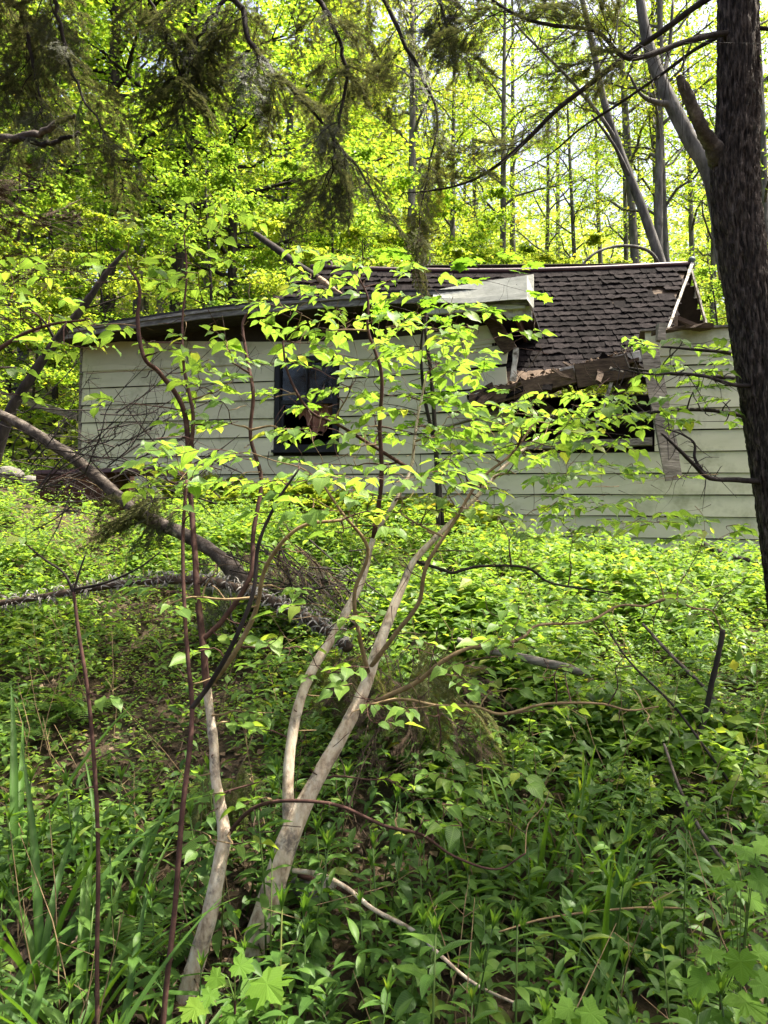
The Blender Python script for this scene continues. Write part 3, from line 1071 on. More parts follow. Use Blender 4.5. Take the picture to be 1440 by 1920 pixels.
# ================================================================== FOREST BEHIND
def gen_tree(seed, H, r0, c0, spread, nl, nleaf, lsize, rise=.5, lean=(0, 0), tplL=LEAF2, twigs=7, bend=.25):
    """-> (trunk MB with limbs, crown MB); trunk grows from the origin"""
    global rng
    keep = rng
    rng = np.random.default_rng(seed)
    r2 = random.Random(seed)
    tm, cm = MB(), MB()
    n = 14
    ph = r2.uniform(0, 6)
    tp = []
    for i in range(n + 1):
        f = i / n
        tp.append(Vector((lean[0] * f * H + bend * math.sin(f * 4 + ph) * f, lean[1] * f * H + bend * math.cos(f * 3.3 + ph) * f - bend * f * .5, f * H - (.35 if i == 0 else 0))))
    rad = [r0 * (1.35 if i == 0 else 1.0) * (1 - .86 * i / n) for i in range(n + 1)]
    tube(tm, tp, rad, 8, jit=.03)
    ends = []
    for k in range(nl):
        f = c0 + (1 - c0) * (k + r2.random() * .8) / nl
        f = min(f, .97)
        i = int(f * n)
        b = tp[i].lerp(tp[min(n, i + 1)], f * n - i)
        az = k * 2.4 + r2.uniform(-.5, .5)
        ln = spread * (1.15 - .75 * (f - c0) / (1 - c0 + 1e-6)) * r2.uniform(.7, 1.15)
        d = Vector((math.cos(az), math.sin(az), 0))
        pts = [b]
        up = rise * r2.uniform(.6, 1.3)
        for q in range(1, 6):
            g = q / 5
            pts.append(b + d * ln * g + Vector((0, 0, ln * up * (g - .35 * g * g))) + Vector((r2.uniform(-1, 1), r2.uniform(-1, 1), r2.uniform(-1, 1))) * .05 * ln)
        rr = r0 * (1 - .86 * f) * .5
        tube(tm, pts, [max(.006, rr * (1 - .85 * q / 5)) for q in range(6)], 5, cap=False)
        for t_ in range(twigs):
            g = .3 + .7 * (t_ + r2.random()) / twigs
            ii = min(4, int(g * 5))
            bb = pts[ii].lerp(pts[ii + 1], g * 5 - ii)
            a2 = az + (1 if t_ % 2 else -1) * r2.uniform(.4, 1.1)
            tl = ln * .42 * (1.1 - .5 * g) * r2.uniform(.7, 1.3)
            e = bb + Vector((math.cos(a2), math.sin(a2), r2.uniform(-.1, .35))) * tl
            mid = bb.lerp(e, .5) + Vector((0, 0, .05 * tl))
            tube(tm, [bb, mid, e], [max(.004, rr * .3), max(.003, rr * .2), .002], 3, cap=False)
            ends.append((bb, e))
    per = max(1, nleaf // len(ends))
    B_ = np.array([tuple(a) for a, b in ends]).repeat(per, 0)
    E_ = np.array([tuple(b) for a, b in ends]).repeat(per, 0)
    m_ = len(B_)
    t = rng.uniform(.1, 1.12, (m_, 1))
    wid = np.linalg.norm(E_ - B_, axis=1)[:, None] * .33
    P = B_ + (E_ - B_) * t + rng.normal(0, 1, (m_, 3)) * wid * np.array([1, 1, .28])
    D = (E_ - B_) * .6 + rng.normal(0, .6, (m_, 3)) * (1, 1, .3)
    D[:, 2] -= .25
    Nn = np.tile([0, 0, 1.0], (m_, 1)) + rng.normal(0, .38, (m_, 3))
    scatter(cm, tplL, P, D, Nn, rng.uniform(.65, 1.25, m_) * lsize)
    rng = keep
    return tm, cm


VARS = {}


def tree_var(key, matl, bark, **k):
    tm, cm = gen_tree(**k)
    VARS[key] = (tm.mesh('trunk', M[bark], True), cm.mesh('crown', M[matl]))


tree_var('maple_a', 'leaf_tree', 'bark_grey', seed=1, H=15, r0=.17, c0=.16, spread=3.0, nl=30, nleaf=13600, lsize=0.121, rise=.45)
tree_var('maple_b', 'leaf_tree', 'bark_dark', seed=2, H=17, r0=.20, c0=.22, spread=3.4, nl=30, nleaf=13600, lsize=0.121, rise=.4)
tree_var('maple_c', 'leaf_tree_pale', 'bark_grey', seed=3, H=16, r0=.15, c0=.20, spread=2.6, nl=28, nleaf=10200, lsize=0.109, rise=.8)
tree_var('slim_a', 'leaf_tree_pale', 'bark_grey', seed=4, H=19, r0=.17, c0=.42, spread=2.4, nl=26, nleaf=4420, lsize=0.109, rise=1.0)
tree_var('slim_b', 'leaf_tree', 'bark_grey', seed=5, H=18, r0=.14, c0=.35, spread=2.2, nl=24, nleaf=4420, lsize=0.109, rise=.9)
tree_var('young_a', 'leaf_tree', 'bark_dark', seed=6, H=6.0, r0=.055, c0=.10, spread=1.9, nl=20, nleaf=7140, lsize=0.101, rise=.35)
tree_var('young_b', 'leaf_tree_deep', 'bark_dark', seed=7, H=7.5, r0=.07, c0=.12, spread=2.2, nl=22, nleaf=8160, lsize=0.105, rise=.3)
tree_var('young_c', 'leaf_tree_pale', 'bark_dark', seed=8, H=5.0, r0=.045, c0=.08, spread=1.6, nl=18, nleaf=5440, lsize=0.094, rise=.4)

ORD = ['first', 'second', 'third', 'fourth', 'fifth', 'sixth', 'seventh', 'eighth', 'ninth', 'tenth', 'eleventh', 'twelfth', 'thirteenth', 'fourteenth', 'fifteenth', 'sixteenth', 'seventeenth', 'eighteenth',
       'nineteenth', 'twentieth'] + ['twenty-' + a for a in ('first', 'second', 'third', 'fourth', 'fifth', 'sixth', 'seventh', 'eighth', 'ninth')] + ['thirtieth'] + ['thirty-' + a for a in ('first', 'second', 'third', 'fourth', 'fifth', 'sixth', 'seventh', 'eighth', 'ninth')] + ['fortieth']

# (px of the trunk at ground, depth, kind, scale)
TREES = [(-60, 17, 'maple_b', 1.0), (40, 21, 'maple_a', 1.0), (108, 16.5, 'young_b', 1.1), (195, 18.5, 'maple_b', 1.1), (255, 24, 'maple_a', 1.1), (328, 19.5, 'maple_b', 1.2),
         (385, 27, 'maple_c', 1.1), (440, 20.5, 'maple_b', .9), (523, 22.5, 'maple_a', 1.1), (560, 30, 'maple_a', 1.2), (618, 25, 'maple_c', 1.0), (668, 20, 'young_a', 1.2), (700, 28, 'maple_c', 1.1),
         (762, 23, 'slim_a', 1.0), (800, 31, 'maple_c', 1.1), (838, 26, 'slim_b', 1.0), (885, 34, 'maple_c', 1.1), (932, 24, 'slim_b', 1.0), (968, 36, 'slim_a', 1.1), (1012, 30, 'slim_b', .9), (1050, 40, 'slim_a', 1.0),
         (1082, 27, 'slim_b', .8), (1135, 34, 'slim_a', .9), (1172, 28, 'slim_b', .9), (1203, 22, 'slim_a', 1.0), (1236, 19.5, 'slim_a', .95), (1253, 25, 'slim_b', 1.0), (1271, 21, 'slim_a', .9), (1312, 30, 'slim_b', 1.1),
         (1340, 24, 'slim_b', .9), (1430, 20, 'slim_b', 1.0), (1500, 25, 'maple_c', 1.0), (1390, 33, 'slim_a', 1.0), (1465, 36, 'maple_a', 1.0),
         (150, 30, 'maple_a', 1.2), (10, 33, 'maple_c', 1.2), (300, 36, 'maple_a', 1.2), (460, 38, 'maple_c', 1.2), (620, 40, 'maple_a', 1.2), (-90, 26, 'maple_a', 1.2), (740, 42, 'maple_a', 1.2),
         (870, 44, 'maple_c', 1.1), (1200, 44, 'slim_b', 1.0), (1340, 45, 'maple_c', .9)]
YOUNG = [(210, 15.6, 'young_c', 1.0), (395, 16.8, 'young_b', .95), (560, 17.0, 'young_c', 1.1), (610, 18.2, 'young_b', 1.0), (720, 17.5, 'young_c', 1.1), (790, 18.5, 'young_a', 1.1),
         (860, 17.4, 'young_c', 1.0), (920, 19, 'young_a', 1.0), (985, 18.2, 'young_c', 1.1), (1040, 20, 'young_a', .9), (1100, 18.5, 'young_c', 1.1), (1150, 20.5, 'young_a', .8), (1205, 18, 'young_c', .9), (1290, 19, 'young_a', .9), (1345, 17, 'young_b', .7),
         (1410, 18, 'young_a', .9), (1470, 16, 'young_c', 1.1), (20, 15.2, 'young_b', .9), (60, 13.8, 'young_c', .8), (-30, 12.5, 'young_a', .8), (110, 14.6, 'young_a', .7)]


def region(px):
    return ('beyond the far house corner' if px < 150 else 'behind the sagging front roof' if px < 570 else 'behind the gabled roof ridge' if px < 1000 else
            'under the open sky' if px < 1320 else 'behind the big dark trunk')


def place_trees(lst, word, cat, group, trunkname='forest_tree'):
    seen = {}
    rows_ = sorted(lst, key=lambda a: a[0])
    tot = {}
    for t in rows_:
        tot[region(t[0])] = tot.get(region(t[0]), 0) + 1
    for (px, Y, key, sc_) in rows_:
        reg = region(px)
        k = seen[reg] = seen.get(reg, 0) + 1
        d = ray(px, 700)
        x = d.x / d.y * Y
        z = gz(x, Y)
        col = {'maple_a': 'bright green', 'maple_b': 'deep green', 'maple_c': 'yellow-green', 'slim_a': 'sparse pale-leaved', 'slim_b': 'sparse green', 'young_a': 'bright green', 'young_b': 'deep green', 'young_c': 'yellow-green'}[key]
        lab = f'{col} {word} {reg}, {ORD[k - 1]} of {tot[reg]} from the left'
        t = thing(trunkname, (x, Y, z), lab, cat, group)
        t.rotation_euler = (rs.uniform(-.04, .04), rs.uniform(-.04, .04), rs.uniform(0, 6.28))
        t.scale = (sc_, sc_, sc_ * rs.uniform(.92, 1.1))
        del t['_off']; OFFS.remove(t)
        for nm, me in (('trunk', VARS[key][0]), ('crown', VARS[key][1])):
            o = link(nm, me, t)


place_trees(TREES, 'forest tree', 'tree', 'forest trees on the hillside')
place_trees(YOUNG, 'young maple', 'tree', 'young maples behind the house', 'young_maple')

# far wood as one mass: trunks and leaves up the hill
mb, mt = MB(), MB()
for k in range(260):
    Y = rng.uniform(36, 78)
    x = rng.uniform(-.72, .75) * Y
    ppx = 720 + 1440 * x / Y
    hh = rng.uniform(10, 17) * (1.0 if ppx < 820 else .62 if ppx < 1330 else .8)
    z = gz(x, Y)
    if rng.random() < .55:
        tube(mb, [Vector((x, Y, z - .3)), Vector((x + rng.normal(0, .3), Y, z + hh * .5)), Vector((x + rng.normal(0, .5), Y, z + hh))], [.16, .11, .03], 5, cap=False)
    m_ = int(620 * (1.15 if ppx < 820 else .75))
    tt = rng.uniform(.05, 1.05, m_)
    P = np.stack([x + rng.normal(0, 1.7, m_), Y + rng.normal(0, 1.7, m_), z + hh * tt], -1)
    # pull the leaves into flat layers
    P[:, 2] = z + np.round((P[:, 2] - z) / .9 + rng.normal(0, .12, m_)) * .9 + rng.normal(0, .16, m_)
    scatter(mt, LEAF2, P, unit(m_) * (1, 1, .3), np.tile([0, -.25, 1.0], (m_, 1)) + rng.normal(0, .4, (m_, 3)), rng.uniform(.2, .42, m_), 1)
for a in ('v', 'q', 't', 'uq', 'ut', 'mq', 'mt'):
    if a in ('q', 't'):
        getattr(mb, a).extend([f + mb.n for f in getattr(mt, a)])
    else:
        getattr(mb, a).extend(getattr(mt, a))
mb.n += mt.n
tag(mb.build('distant_woods', [M['bark_grey'], M['leaf_far_hazed']]), 'far wood of spring leaves paled for haze up the hillside', kind='stuff')


# leafy forest floor behind the house, added to brighten dark gaps between the trees
ff = MB()
n = 26000
Y = 12.5 + 45 * rng.random(n) ** 1.3; x = rng.uniform(-.62, .66, n) * Y
hv_ = (x - HA.x) * HV.x + (Y - HA.y) * HV.y; hu_ = (x - HA.x) * HU.x + (Y - HA.y) * HU.y
ok_ = (hv_ > 5.2) | (hu_ < -.4)
x, Y = x[ok_], Y[ok_]; n = len(x)
P = np.stack([x, Y, ground(x, Y) + rng.uniform(.05, .9, n) ** 1.5], -1)
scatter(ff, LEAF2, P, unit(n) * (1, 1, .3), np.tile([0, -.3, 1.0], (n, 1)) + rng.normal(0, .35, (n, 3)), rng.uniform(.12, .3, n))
tag(ff.build('forest_undergrowth', M['leaf_far_hazed']), 'low leafy undergrowth on the hillside behind the house', kind='stuff')

# leaning and dead trees seen against the sky
def bare_tree(name, label, cat, trunk, mat, limbs=(), n=8, group=None, wob=.0, jit=.04):
    """trunk: [(px, py, Y, radius in px)], limbs the same; all as parts"""
    pts = [at(a, b, c) for a, b, c, r in trunk]
    t = thing(name, tuple(pts[0]), label, cat, group)

    def one(nm, spec):
        P = [at(a, b, c) for a, b, c, r in spec]
        rd = [r / 1440 * c for a, b, c, r in spec]
        cv = curve(P, 6, wob)
        rr = np.interp(np.linspace(0, len(P) - 1, len(cv)), np.arange(len(P)), rd)
        m2 = MB(); tube(m2, cv, rr, n, jit=jit)
        part(nm, m2, M[mat], t, True)
        return cv
    cv = one('trunk', trunk)
    for l in limbs:
        one('limb', l)
    return t, cv


bare_tree('leaning_tree', 'grey leaning tree curving up behind the big dark trunk', 'tree',
          [(1365, 520, 10.5, 18), (1335, 340, 10.5, 16), (1290, 255, 10.5, 15), (1245, 165, 10.5, 13), (1215, 80, 10.5, 11), (1198, -20, 10.5, 9), (1190, -160, 10.5, 7)], 'bark_grey',
          [[(1262, 196, 10.5, 7), (1225, 190, 10.4, 5), (1200, 175, 10.3, 3), (1180, 140, 10.2, 2)], [(1240, 160, 10.5, 5), (1255, 90, 10.6, 4), (1262, 0, 10.6, 2.5)]], jit=.03)
bare_tree('dead_tree', 'thin dead grey tree leaning up from behind the shingled ridge', 'tree',
          [(1250, 530, 15.5, 12), (1225, 450, 15.5, 10), (1200, 380, 15.5, 9), (1165, 290, 15.5, 8), (1135, 200, 15.5, 7), (1112, 90, 15.5, 6), (1090, -10, 15.5, 5), (1070, -120, 15.5, 3)], 'bark_grey',
          [[(1243, 505, 15.5, 4), (1215, 470, 15.3, 3.2), (1165, 461, 15.2, 3), (1115, 475, 15.0, 2.6), (1080, 510, 15, 2.2)],
           [(1160, 270, 15.5, 4), (1120, 210, 15.3, 3.5), (1060, 140, 15.2, 3), (980, 60, 15, 2), (960, 30, 15, 1.5)],
           [(1185, 340, 15.5, 4), (1150, 270, 15.2, 3), (1110, 215, 15, 2)], [(1120, 130, 15.5, 3), (1150, 80, 15.4, 2), (1160, 20, 15.4, 1.5)]], jit=.03)
bare_tree('broken_branch', 'dark broken branch resting across the gabled roof, torn pale at its lower end', 'branch',
          [(478, 438, 13.1, 5), (520, 468, 12.8, 7), (560, 498, 12.6, 7), (598, 522, 12.4, 6)], 'bark_dark', n=7)
m_ = MB()
tube(m_, curve([at(598, 522, 12.4), at(618, 536, 12.3), at(641, 551, 12.2)], 4), np.linspace(.055, .012, 9), 6, jit=.2)
o = bpy.data.objects['broken_branch']
part('torn_end', m_, M['rawwood'], o, True)
bare_tree('dead_leaning_trunk', 'dark dead trunk leaning across the far house corner', 'trunk',
          [(-15, 880, 8.2, 12.2), (18, 775, 8.2, 10.8), (60, 705, 8.2, 9.4), (105, 640, 8.2, 8.6), (160, 570, 8.2, 7.2), (198, 515, 8.2, 5.8), (235, 470, 8.2, 2.9)], 'bark_dark',
          [[(105, 640, 8.2, 2.9), (80, 600, 8.1, 2.2), (40, 570, 8, 1.4), (-10, 560, 7.9, 0.7)], [(150, 580, 8.2, 2.2), (190, 570, 8.2, 1.4), (260, 545, 8.2, 0.7)], [(60, 705, 8.2, 2.9), (30, 690, 8.1, 2.2), (-20, 690, 8, 1.4)]], n=8, jit=.07)

# ================================================================== CONIFER BOUGHS (shared by the two hemlocks and the fallen one)
def bough_mesh(seed, L=1.0, dens=1.0, droop=.35, mats=('bark_dark', 'needle'), needle=.034, bare=.0):
    global rng
    keep = rng
    rng = np.random.default_rng(seed)
    r2 = random.Random(seed)
    m2 = MB()
    ax = [Vector((L * t, .06 * math.sin(t * 5 + seed) * L, -droop * L * t ** 1.8)) for t in np.linspace(0, 1, 9)]
    tube(m2, ax, np.linspace(.009, .0015, 9), 4, cap=False)
    P, D, Nn, S = [], [], [], []
    nt_ = int(26 * dens)
    for k in range(nt_):
        t = .06 + .94 * (k + r2.random() * .6) / nt_
        i = min(7, int(t * 8)); b = ax[i].lerp(ax[i + 1], t * 8 - i)
        s = 1 if k % 2 else -1
        ln = L * .40 * (1.05 - .8 * t) * r2.uniform(.55, 1.2) + .03
        a = s * r2.uniform(.6, 1.15)
        d = Vector((math.cos(a), math.sin(a), r2.uniform(-.35, .15)))
        n_ = 5
        tw = [b + d * ln * q / n_ + Vector((0, 0, -.45 * ln * (q / n_) ** 2)) for q in range(n_ + 1)]
        tube(m2, tw, np.linspace(.003, .001, n_ + 1), 3, cap=False)
        subs = [tw]
        for q in range(int(3 + ln * 7)):
            g = r2.uniform(.25, 1.0); ii = min(n_ - 1, int(g * n_)); bb = tw[ii].lerp(tw[ii + 1], g * n_ - ii)
            a3 = a + (1 if q % 2 else -1) * r2.uniform(.5, .9)
            e = bb + Vector((math.cos(a3), math.sin(a3), r2.uniform(-.5, .0))) * ln * .38
            tube(m2, [bb, e], [.0015, .0008], 3, cap=False)
            subs.append([bb, e])
        if r2.random() < bare:
            continue
        for sb in subs:
            for q in range(len(sb) - 1):
                p0, p1 = sb[q], sb[q + 1]
                seg = (p1 - p0)
                nn = max(1, int(seg.length / .011))
                for z in range(nn):
                    for side in (-1, 1):
                        P.append(p0 + seg * ((z + r2.random()) / nn))
                        u_ = seg.normalized(); sd_ = u_.cross(Vector((0, 0, 1))).normalized() * side
                        D.append(u_ * .55 + sd_ + Vector((0, 0, r2.uniform(-.3, .2))))
                        Nn.append((r2.uniform(-.3, .3), r2.uniform(-.3, .3), 1))
    if P:
        n_ = len(P)
        scatter(m2, NEEDLE, np.array([tuple(p) for p in P]), np.array([tuple(p) for p in D]), np.array(Nn), rng.uniform(.7, 1.2, n_) * needle, 1)
    rng = keep
    return m2.mesh('bough', [M[mats[0]], M[mats[1]]])


BOUGH = [bough_mesh(20 + k, 1.0, 1.0, .30 + .12 * k) for k in range(4)]
BOUGH_OL = [bough_mesh(30 + k, 1.0, 1.0, .5, ('twig_dead', 'needle_olive')) for k in range(2)]
BOUGH_BARE = [bough_mesh(40 + k, 1.0, .9, .2, ('twig_dead', 'needle_dead'), bare=.75) for k in range(3)]


def put_bough(parent, me, p, d, L, roll=0.0, name='bough'):
    X = Vector(d).normalized()
    Z = Vector((0, 0, 1)) - X * X.z
    if Z.length < .05: Z = Vector((0, -1, 0)) - X * X.dot(Vector((0, -1, 0)))
    Z.normalize()
    Y_ = Z.cross(X)
    Mx = Matrix((X, Y_, Z)).transposed() @ Matrix.Rotation(roll, 3, 'X')
    Mx = (Mx * L).to_4x4(); Mx.translation = Vector(p)
    return link(name, me, parent, Mx)


def limb_part(parent, spec, mat, n=7, jit=.05, name='limb', wob=.0):
    P = [at(a, b, c) for a, b, c, r in spec]
    rd = [r / 1440 * c for a, b, c, r in spec]
    cv = curve(P, 6, wob)
    rr = np.interp(np.linspace(0, len(P) - 1, len(cv)), np.arange(len(P)), rd)
    m2 = MB(); tube(m2, cv, rr, n, jit=jit)
    part(name, m2, M[mat], parent, True)
    return cv


# ---- the big dark trunk on the right
bt = thing('hemlock_tree', (2.27, 4.2, gz(2.27, 4.2)), 'big dark furrowed trunk rising in front of the house end with a broken stub', 'tree')
tspec = [(1526, 1560, 4.2, 48.5), (1516, 1420, 4.2, 41.9), (1500, 1250, 4.2, 38.5), (1482, 1080, 4.2, 37.7), (1458, 900, 4.2, 37.7), (1430, 720, 4.2, 37.0), (1403, 540, 4.2, 37.1), (1382, 400, 4.2, 37.8), (1378, 300, 4.2, 37.2), (1384, 220, 4.2, 32.6), (1384, 0, 4.2, 30.7), (1386, -300, 4.2, 28.8), (1384, -900, 4.2, 24.2), (1380, -1700, 4.2, 14.9), (1380, -2500, 4.2, 3.7)]
P = [at(a, b, c) for a, b, c, r in tspec]
cv = curve(P, 30)
ln = len(cv)
rr = np.interp(np.linspace(0, len(P) - 1, ln), np.arange(len(P)), [r / 1440 * c for a, b, c, r in tspec])
V, Q, tr, uv = tube_arrays(cv, rr, 108)
# furrowed bark: push vertices in and out along long wandering ridges
cen = np.repeat(np.array([tuple(p) for p in cv]), 108, 0)
body = V[:len(cen)]
dirs = body - cen
dl = np.linalg.norm(dirs, axis=1)[:, None]
disp = np.empty(len(cen))
for k in range(len(cen)):
    a = (k % 108) / 108 * 2 * math.pi
    z = body[k][2]
    q = Vector((math.cos(a) * 3.4, math.sin(a) * 3.4, z * 3.6))
    f = mnoise.noise(q * 2.4) * .7 + mnoise.noise(q * 5.1) * .3
    disp[k] = (1 - abs(f) * 2.4)
body += dirs / dl * (disp[:, None] * .024 + .25 * 0)
V[:len(cen)] = body
mb = MB(); mb.add(V, Q, tr, uv)
part('trunk', mb, M['bark_big'], bt, True)
stub = limb_part(bt, [(1352, 300, 4.2, 24), (1335, 272, 4.16, 15), (1318, 245, 4.12, 13), (1300, 205, 4.08, 12), (1283, 165, 4.05, 11), (1272, 142, 4.03, 5)], 'bark_log', 12, .06, 'broken_stub')
bt_limbs = []
for spec in ([(1380, 62, 4.2, 7), (1340, 65, 4.1, 6), (1280, 80, 4.0, 5.5), (1180, 110, 3.9, 5), (1120, 60, 3.9, 4), (1040, 48, 3.9, 4), (985, 35, 3.9, 3.5), (930, 5, 3.9, 3), (880, -40, 3.9, 2)],
             [(1390, -40, 4.2, 8), (1310, 8, 4.3, 7), (1240, 60, 4.4, 6), (1180, 100, 4.5, 6), (1110, 155, 4.6, 5.5), (1045, 205, 4.7, 5), (985, 265, 4.8, 4.5), (930, 312, 4.9, 3.6), (880, 340, 5, 2.6), (820, 356, 5, 2), (755, 362, 5, 1.3)],
             [(1360, 62, 4.2, 5), (1300, 95, 4.3, 4), (1240, 140, 4.5, 3.2), (1160, 195, 4.7, 2.8), (1090, 240, 4.8, 2.2), (1030, 290, 5, 1.6), (960, 330, 5.1, 1.1)],
             [(1410, 52, 4.2, 5), (1450, 55, 4.2, 4), (1520, 60, 4.2, 3)],
             [(1450, 722, 4.2, 5), (1380, 722, 4.1, 4), (1320, 705, 4.0, 3.4), (1260, 700, 4.0, 2.6), (1220, 702, 4.0, 1.8), (1150, 690, 4, 1)],
             [(1440, 905, 4.2, 6), (1385, 900, 4.1, 5), (1330, 896, 4.0, 4.4), (1300, 870, 3.95, 4), (1262, 832, 3.9, 3.4), (1240, 812, 3.9, 2.4)],
             [(1325, 893, 4.0, 3), (1303, 860, 4.0, 3), (1302, 832, 4.0, 2.6), (1280, 815, 4, 2), (1250, 805, 4.0, 1.2)]):
    bt_limbs.append(limb_part(bt, spec, 'bark_dark', 6, .06))
# fine dead twigs off the low limbs
tw = MB()
for cvx, cnt, L in ((bt_limbs[5], 16, .16), (bt_limbs[6], 10, .14), (bt_limbs[4], 22, .18), (bt_limbs[1], 46, .35), (bt_limbs[0], 44, .4), (bt_limbs[2], 30, .3)):
    for k in range(cnt):
        b = cvx[random.randrange(len(cvx) // 4, len(cvx))]
        d = Vector((random.uniform(-1, .5), random.uniform(-.7, .7), random.uniform(-.9, .7))).normalized()
        l = L * random.uniform(.3, 1.2)
        mid = b + d * l * .5 + Vector(rng.normal(0, .02, 3))
        tube(tw, [b, mid, mid + d * l * .5 + Vector((0, 0, -.03)) + Vector(rng.normal(0, .02, 3))], [.0032, .0022, .001], 3, cap=False)
tag(part('twigs', tw, M['bark_dark'], bt), kind='stuff')
# boughs: along the upper limbs, and the crown high above the frame that shades the foreground
for cvx, cnt in ((bt_limbs[0], 7), (bt_limbs[1], 5)):
    for k in range(cnt):
        b = cvx[int(len(cvx) * (.35 + .65 * k / cnt))]
        put_bough(bt, BOUGH[k % 4], b, (random.uniform(-1, .2), random.uniform(-.6, .6), random.uniform(-.1, .35)), random.uniform(.25, .5))
top = P[-1]
for k in range(10):
    z = 4.85 + k * .3 if k < 6 else 8.0 + (k - 6) * .6
    az = -1.3 + (k * .618 % 1.0) * 2.0 if k < 6 else k * 2.4
    d = Vector((math.cos(az), math.sin(az), .05 if k > 5 else -.05))
    L = random.uniform(1.5, 2.7) if k < 6 else 1.2
    f = Vector((2.0, 4.2, z))
    cvx = [f + d * L * t + Vector((0, 0, .15 * math.sin(t * 3))) for t in np.linspace(0, 1, 6)]
    m2 = MB(); tube(m2, cvx, np.linspace(.02, .005, 6), 5); part('limb', m2, M['bark_dark'], bt, True)
    for q in range(5):
        t = .3 + .7 * q / 4
        a2 = az + (1 if q % 2 else -1) * random.uniform(.3, .8)
        put_bough(bt, BOUGH[q % 4], f + d * L * t, (math.cos(a2), math.sin(a2), -.1), random.uniform(.6, 1.0), random.uniform(-.3, .3))

# ---- hemlock off the left edge whose drooping boughs hang into the top of the view
hl = thing('hemlock_tree', (-3.9, 4.9, gz(-3.9, 4.9)), 'dark hemlock whose drooping needled boughs hang across the top of the view', 'tree')
m2 = MB(); tube(m2, [Vector((-3.9, 4.9, gz(-3.9, 4.9) - .2)), Vector((-3.9, 4.9, 3)), Vector((-3.85, 4.9, 6)), Vector((-3.8, 4.9, 10))], [.24, .2, .15, .05], 12)
part('trunk', m2, M['bark_big'], hl, True)
hl_l = []
HLSPEC = [
    [(-450, -150, 4.9, 14), (-200, -120, 4.9, 11), (60, -70, 5.0, 8), (260, -40, 5.1, 7), (430, -10, 5.2, 6), (470, 80, 5.2, 5), (520, 140, 5.2, 4), (600, 225, 5.2, 3), (680, 330, 5.2, 2), (720, 410, 5.2, 1)],
    [(-450, -250, 4.9, 14), (0, -260, 4.7, 9), (400, -160, 4.6, 7), (560, -40, 4.6, 6), (610, 20, 4.6, 5), (640, 90, 4.6, 4), (648, 150, 4.6, 3.5), (632, 240, 4.6, 2.6), (625, 300, 4.6, 2), (612, 350, 4.6, 1)],
    [(-450, 200, 5.0, 14), (-250, 235, 4.9, 11), (-60, 255, 4.8, 9), (40, 258, 4.7, 8), (100, 235, 4.6, 6), (140, 215, 4.5, 3)],
    [(40, 258, 4.7, 6), (85, 272, 4.65, 5), (130, 258, 4.6, 4), (150, 250, 4.6, 2)],
    [(-450, -60, 4.9, 12), (-150, -40, 5.2, 8), (20, 0, 5.3, 5), (50, 70, 5.3, 4), (70, 150, 5.3, 3), (80, 225, 5.3, 1.5)],
    [(60, -70, 5.0, 6), (100, 0, 5.1, 4), (120, 90, 5.2, 3.4), (150, 170, 5.2, 2.6), (190, 240, 5.2, 1.6), (195, 290, 5.2, 1)],
    [(-450, -350, 4.9, 14), (200, -300, 4.4, 9), (600, -200, 4.2, 7), (780, -60, 4.2, 5), (830, 20, 4.2, 3), (850, 110, 4.2, 1.5)],
    [(-450, -300, 5.6, 12), (100, -250, 5.9, 8), (500, -120, 6, 6), (700, -20, 6, 5), (760, 90, 6, 4), (820, 220, 6, 2.4), (790, 380, 6, 1.5), (778, 500, 6, 1)],
    [(430, -10, 5.2, 4), (380, 60, 5.2, 3), (350, 140, 5.2, 2), (345, 220, 5.2, 1)],
    [(260, -40, 5.1, 4), (300, 40, 5.2, 3), (330, 120, 5.2, 2), (372, 200, 5.2, 1)],
]
for spec in HLSPEC:
    hl_l.append(limb_part(hl, spec, 'bark_dark' if spec[0][1] != 200 else 'bark_log', 7, .06, wob=.008))


def dress(parent, cvx, f0, f1, cnt, L0, L1, meshes, down=.55, spread=1.0):
    for k in range(cnt):
        b = cvx[min(len(cvx) - 1, int(len(cvx) * (f0 + (f1 - f0) * (k + random.random()) / cnt)))]
        d = Vector((random.uniform(-1, 1) * spread, random.uniform(-.8, .8), -down * random.uniform(.3, 1.4)))
        put_bough(parent, random.choice(meshes), b, d, random.uniform(L0, L1), random.uniform(-.5, .5))


dress(hl, hl_l[0], .40, .98, 19, .28, .60, BOUGH)
dress(hl, hl_l[1], .40, .98, 15, .26, .52, BOUGH)
dress(hl, hl_l[2], .50, 1.0, 8, .12, .25, BOUGH)
dress(hl, hl_l[4], .30, .98, 12, .28, .55, BOUGH)
dress(hl, hl_l[5], .10, .98, 11, .26, .5, BOUGH)
dress(hl, hl_l[6], .45, .98, 11, .22, .45, BOUGH)
dress(hl, hl_l[7], .35, .72, 9, .3, .6, BOUGH)
dress(hl, hl_l[7], .72, .99, 10, .2, .38, BOUGH_OL, 1.2, .5)  # tip boughs use paler needles; their sunlit look is in the colour
dress(hl, hl_l[8], .10, .98, 16, .22, .42, BOUGH)
dress(hl, hl_l[9], .10, .98, 16, .22, .42, BOUGH)
for k in range(14):                         # the rest of its crown, above the frame
    z = 6.0 + k * .28; az = k * 2.4
    f = Vector((-3.88, 4.9, z)); d = Vector((math.cos(az), math.sin(az), -.1)); L = 2.0 * (1 - (z - 5) / 7)
    m2 = MB(); tube(m2, [f, f + d * L * .5, f + d * L], [.04, .02, .006], 5); part('limb', m2, M['bark_dark'], hl, True)
    for q in range(4):
        a2 = az + (1 if q % 2 else -1) * random.uniform(.3, .9)
        put_bough(hl, BOUGH[q % 4], f + d * L * (.2 + .2 * q), (math.cos(a2), math.sin(a2), -.2), random.uniform(.6, 1.0), 0)

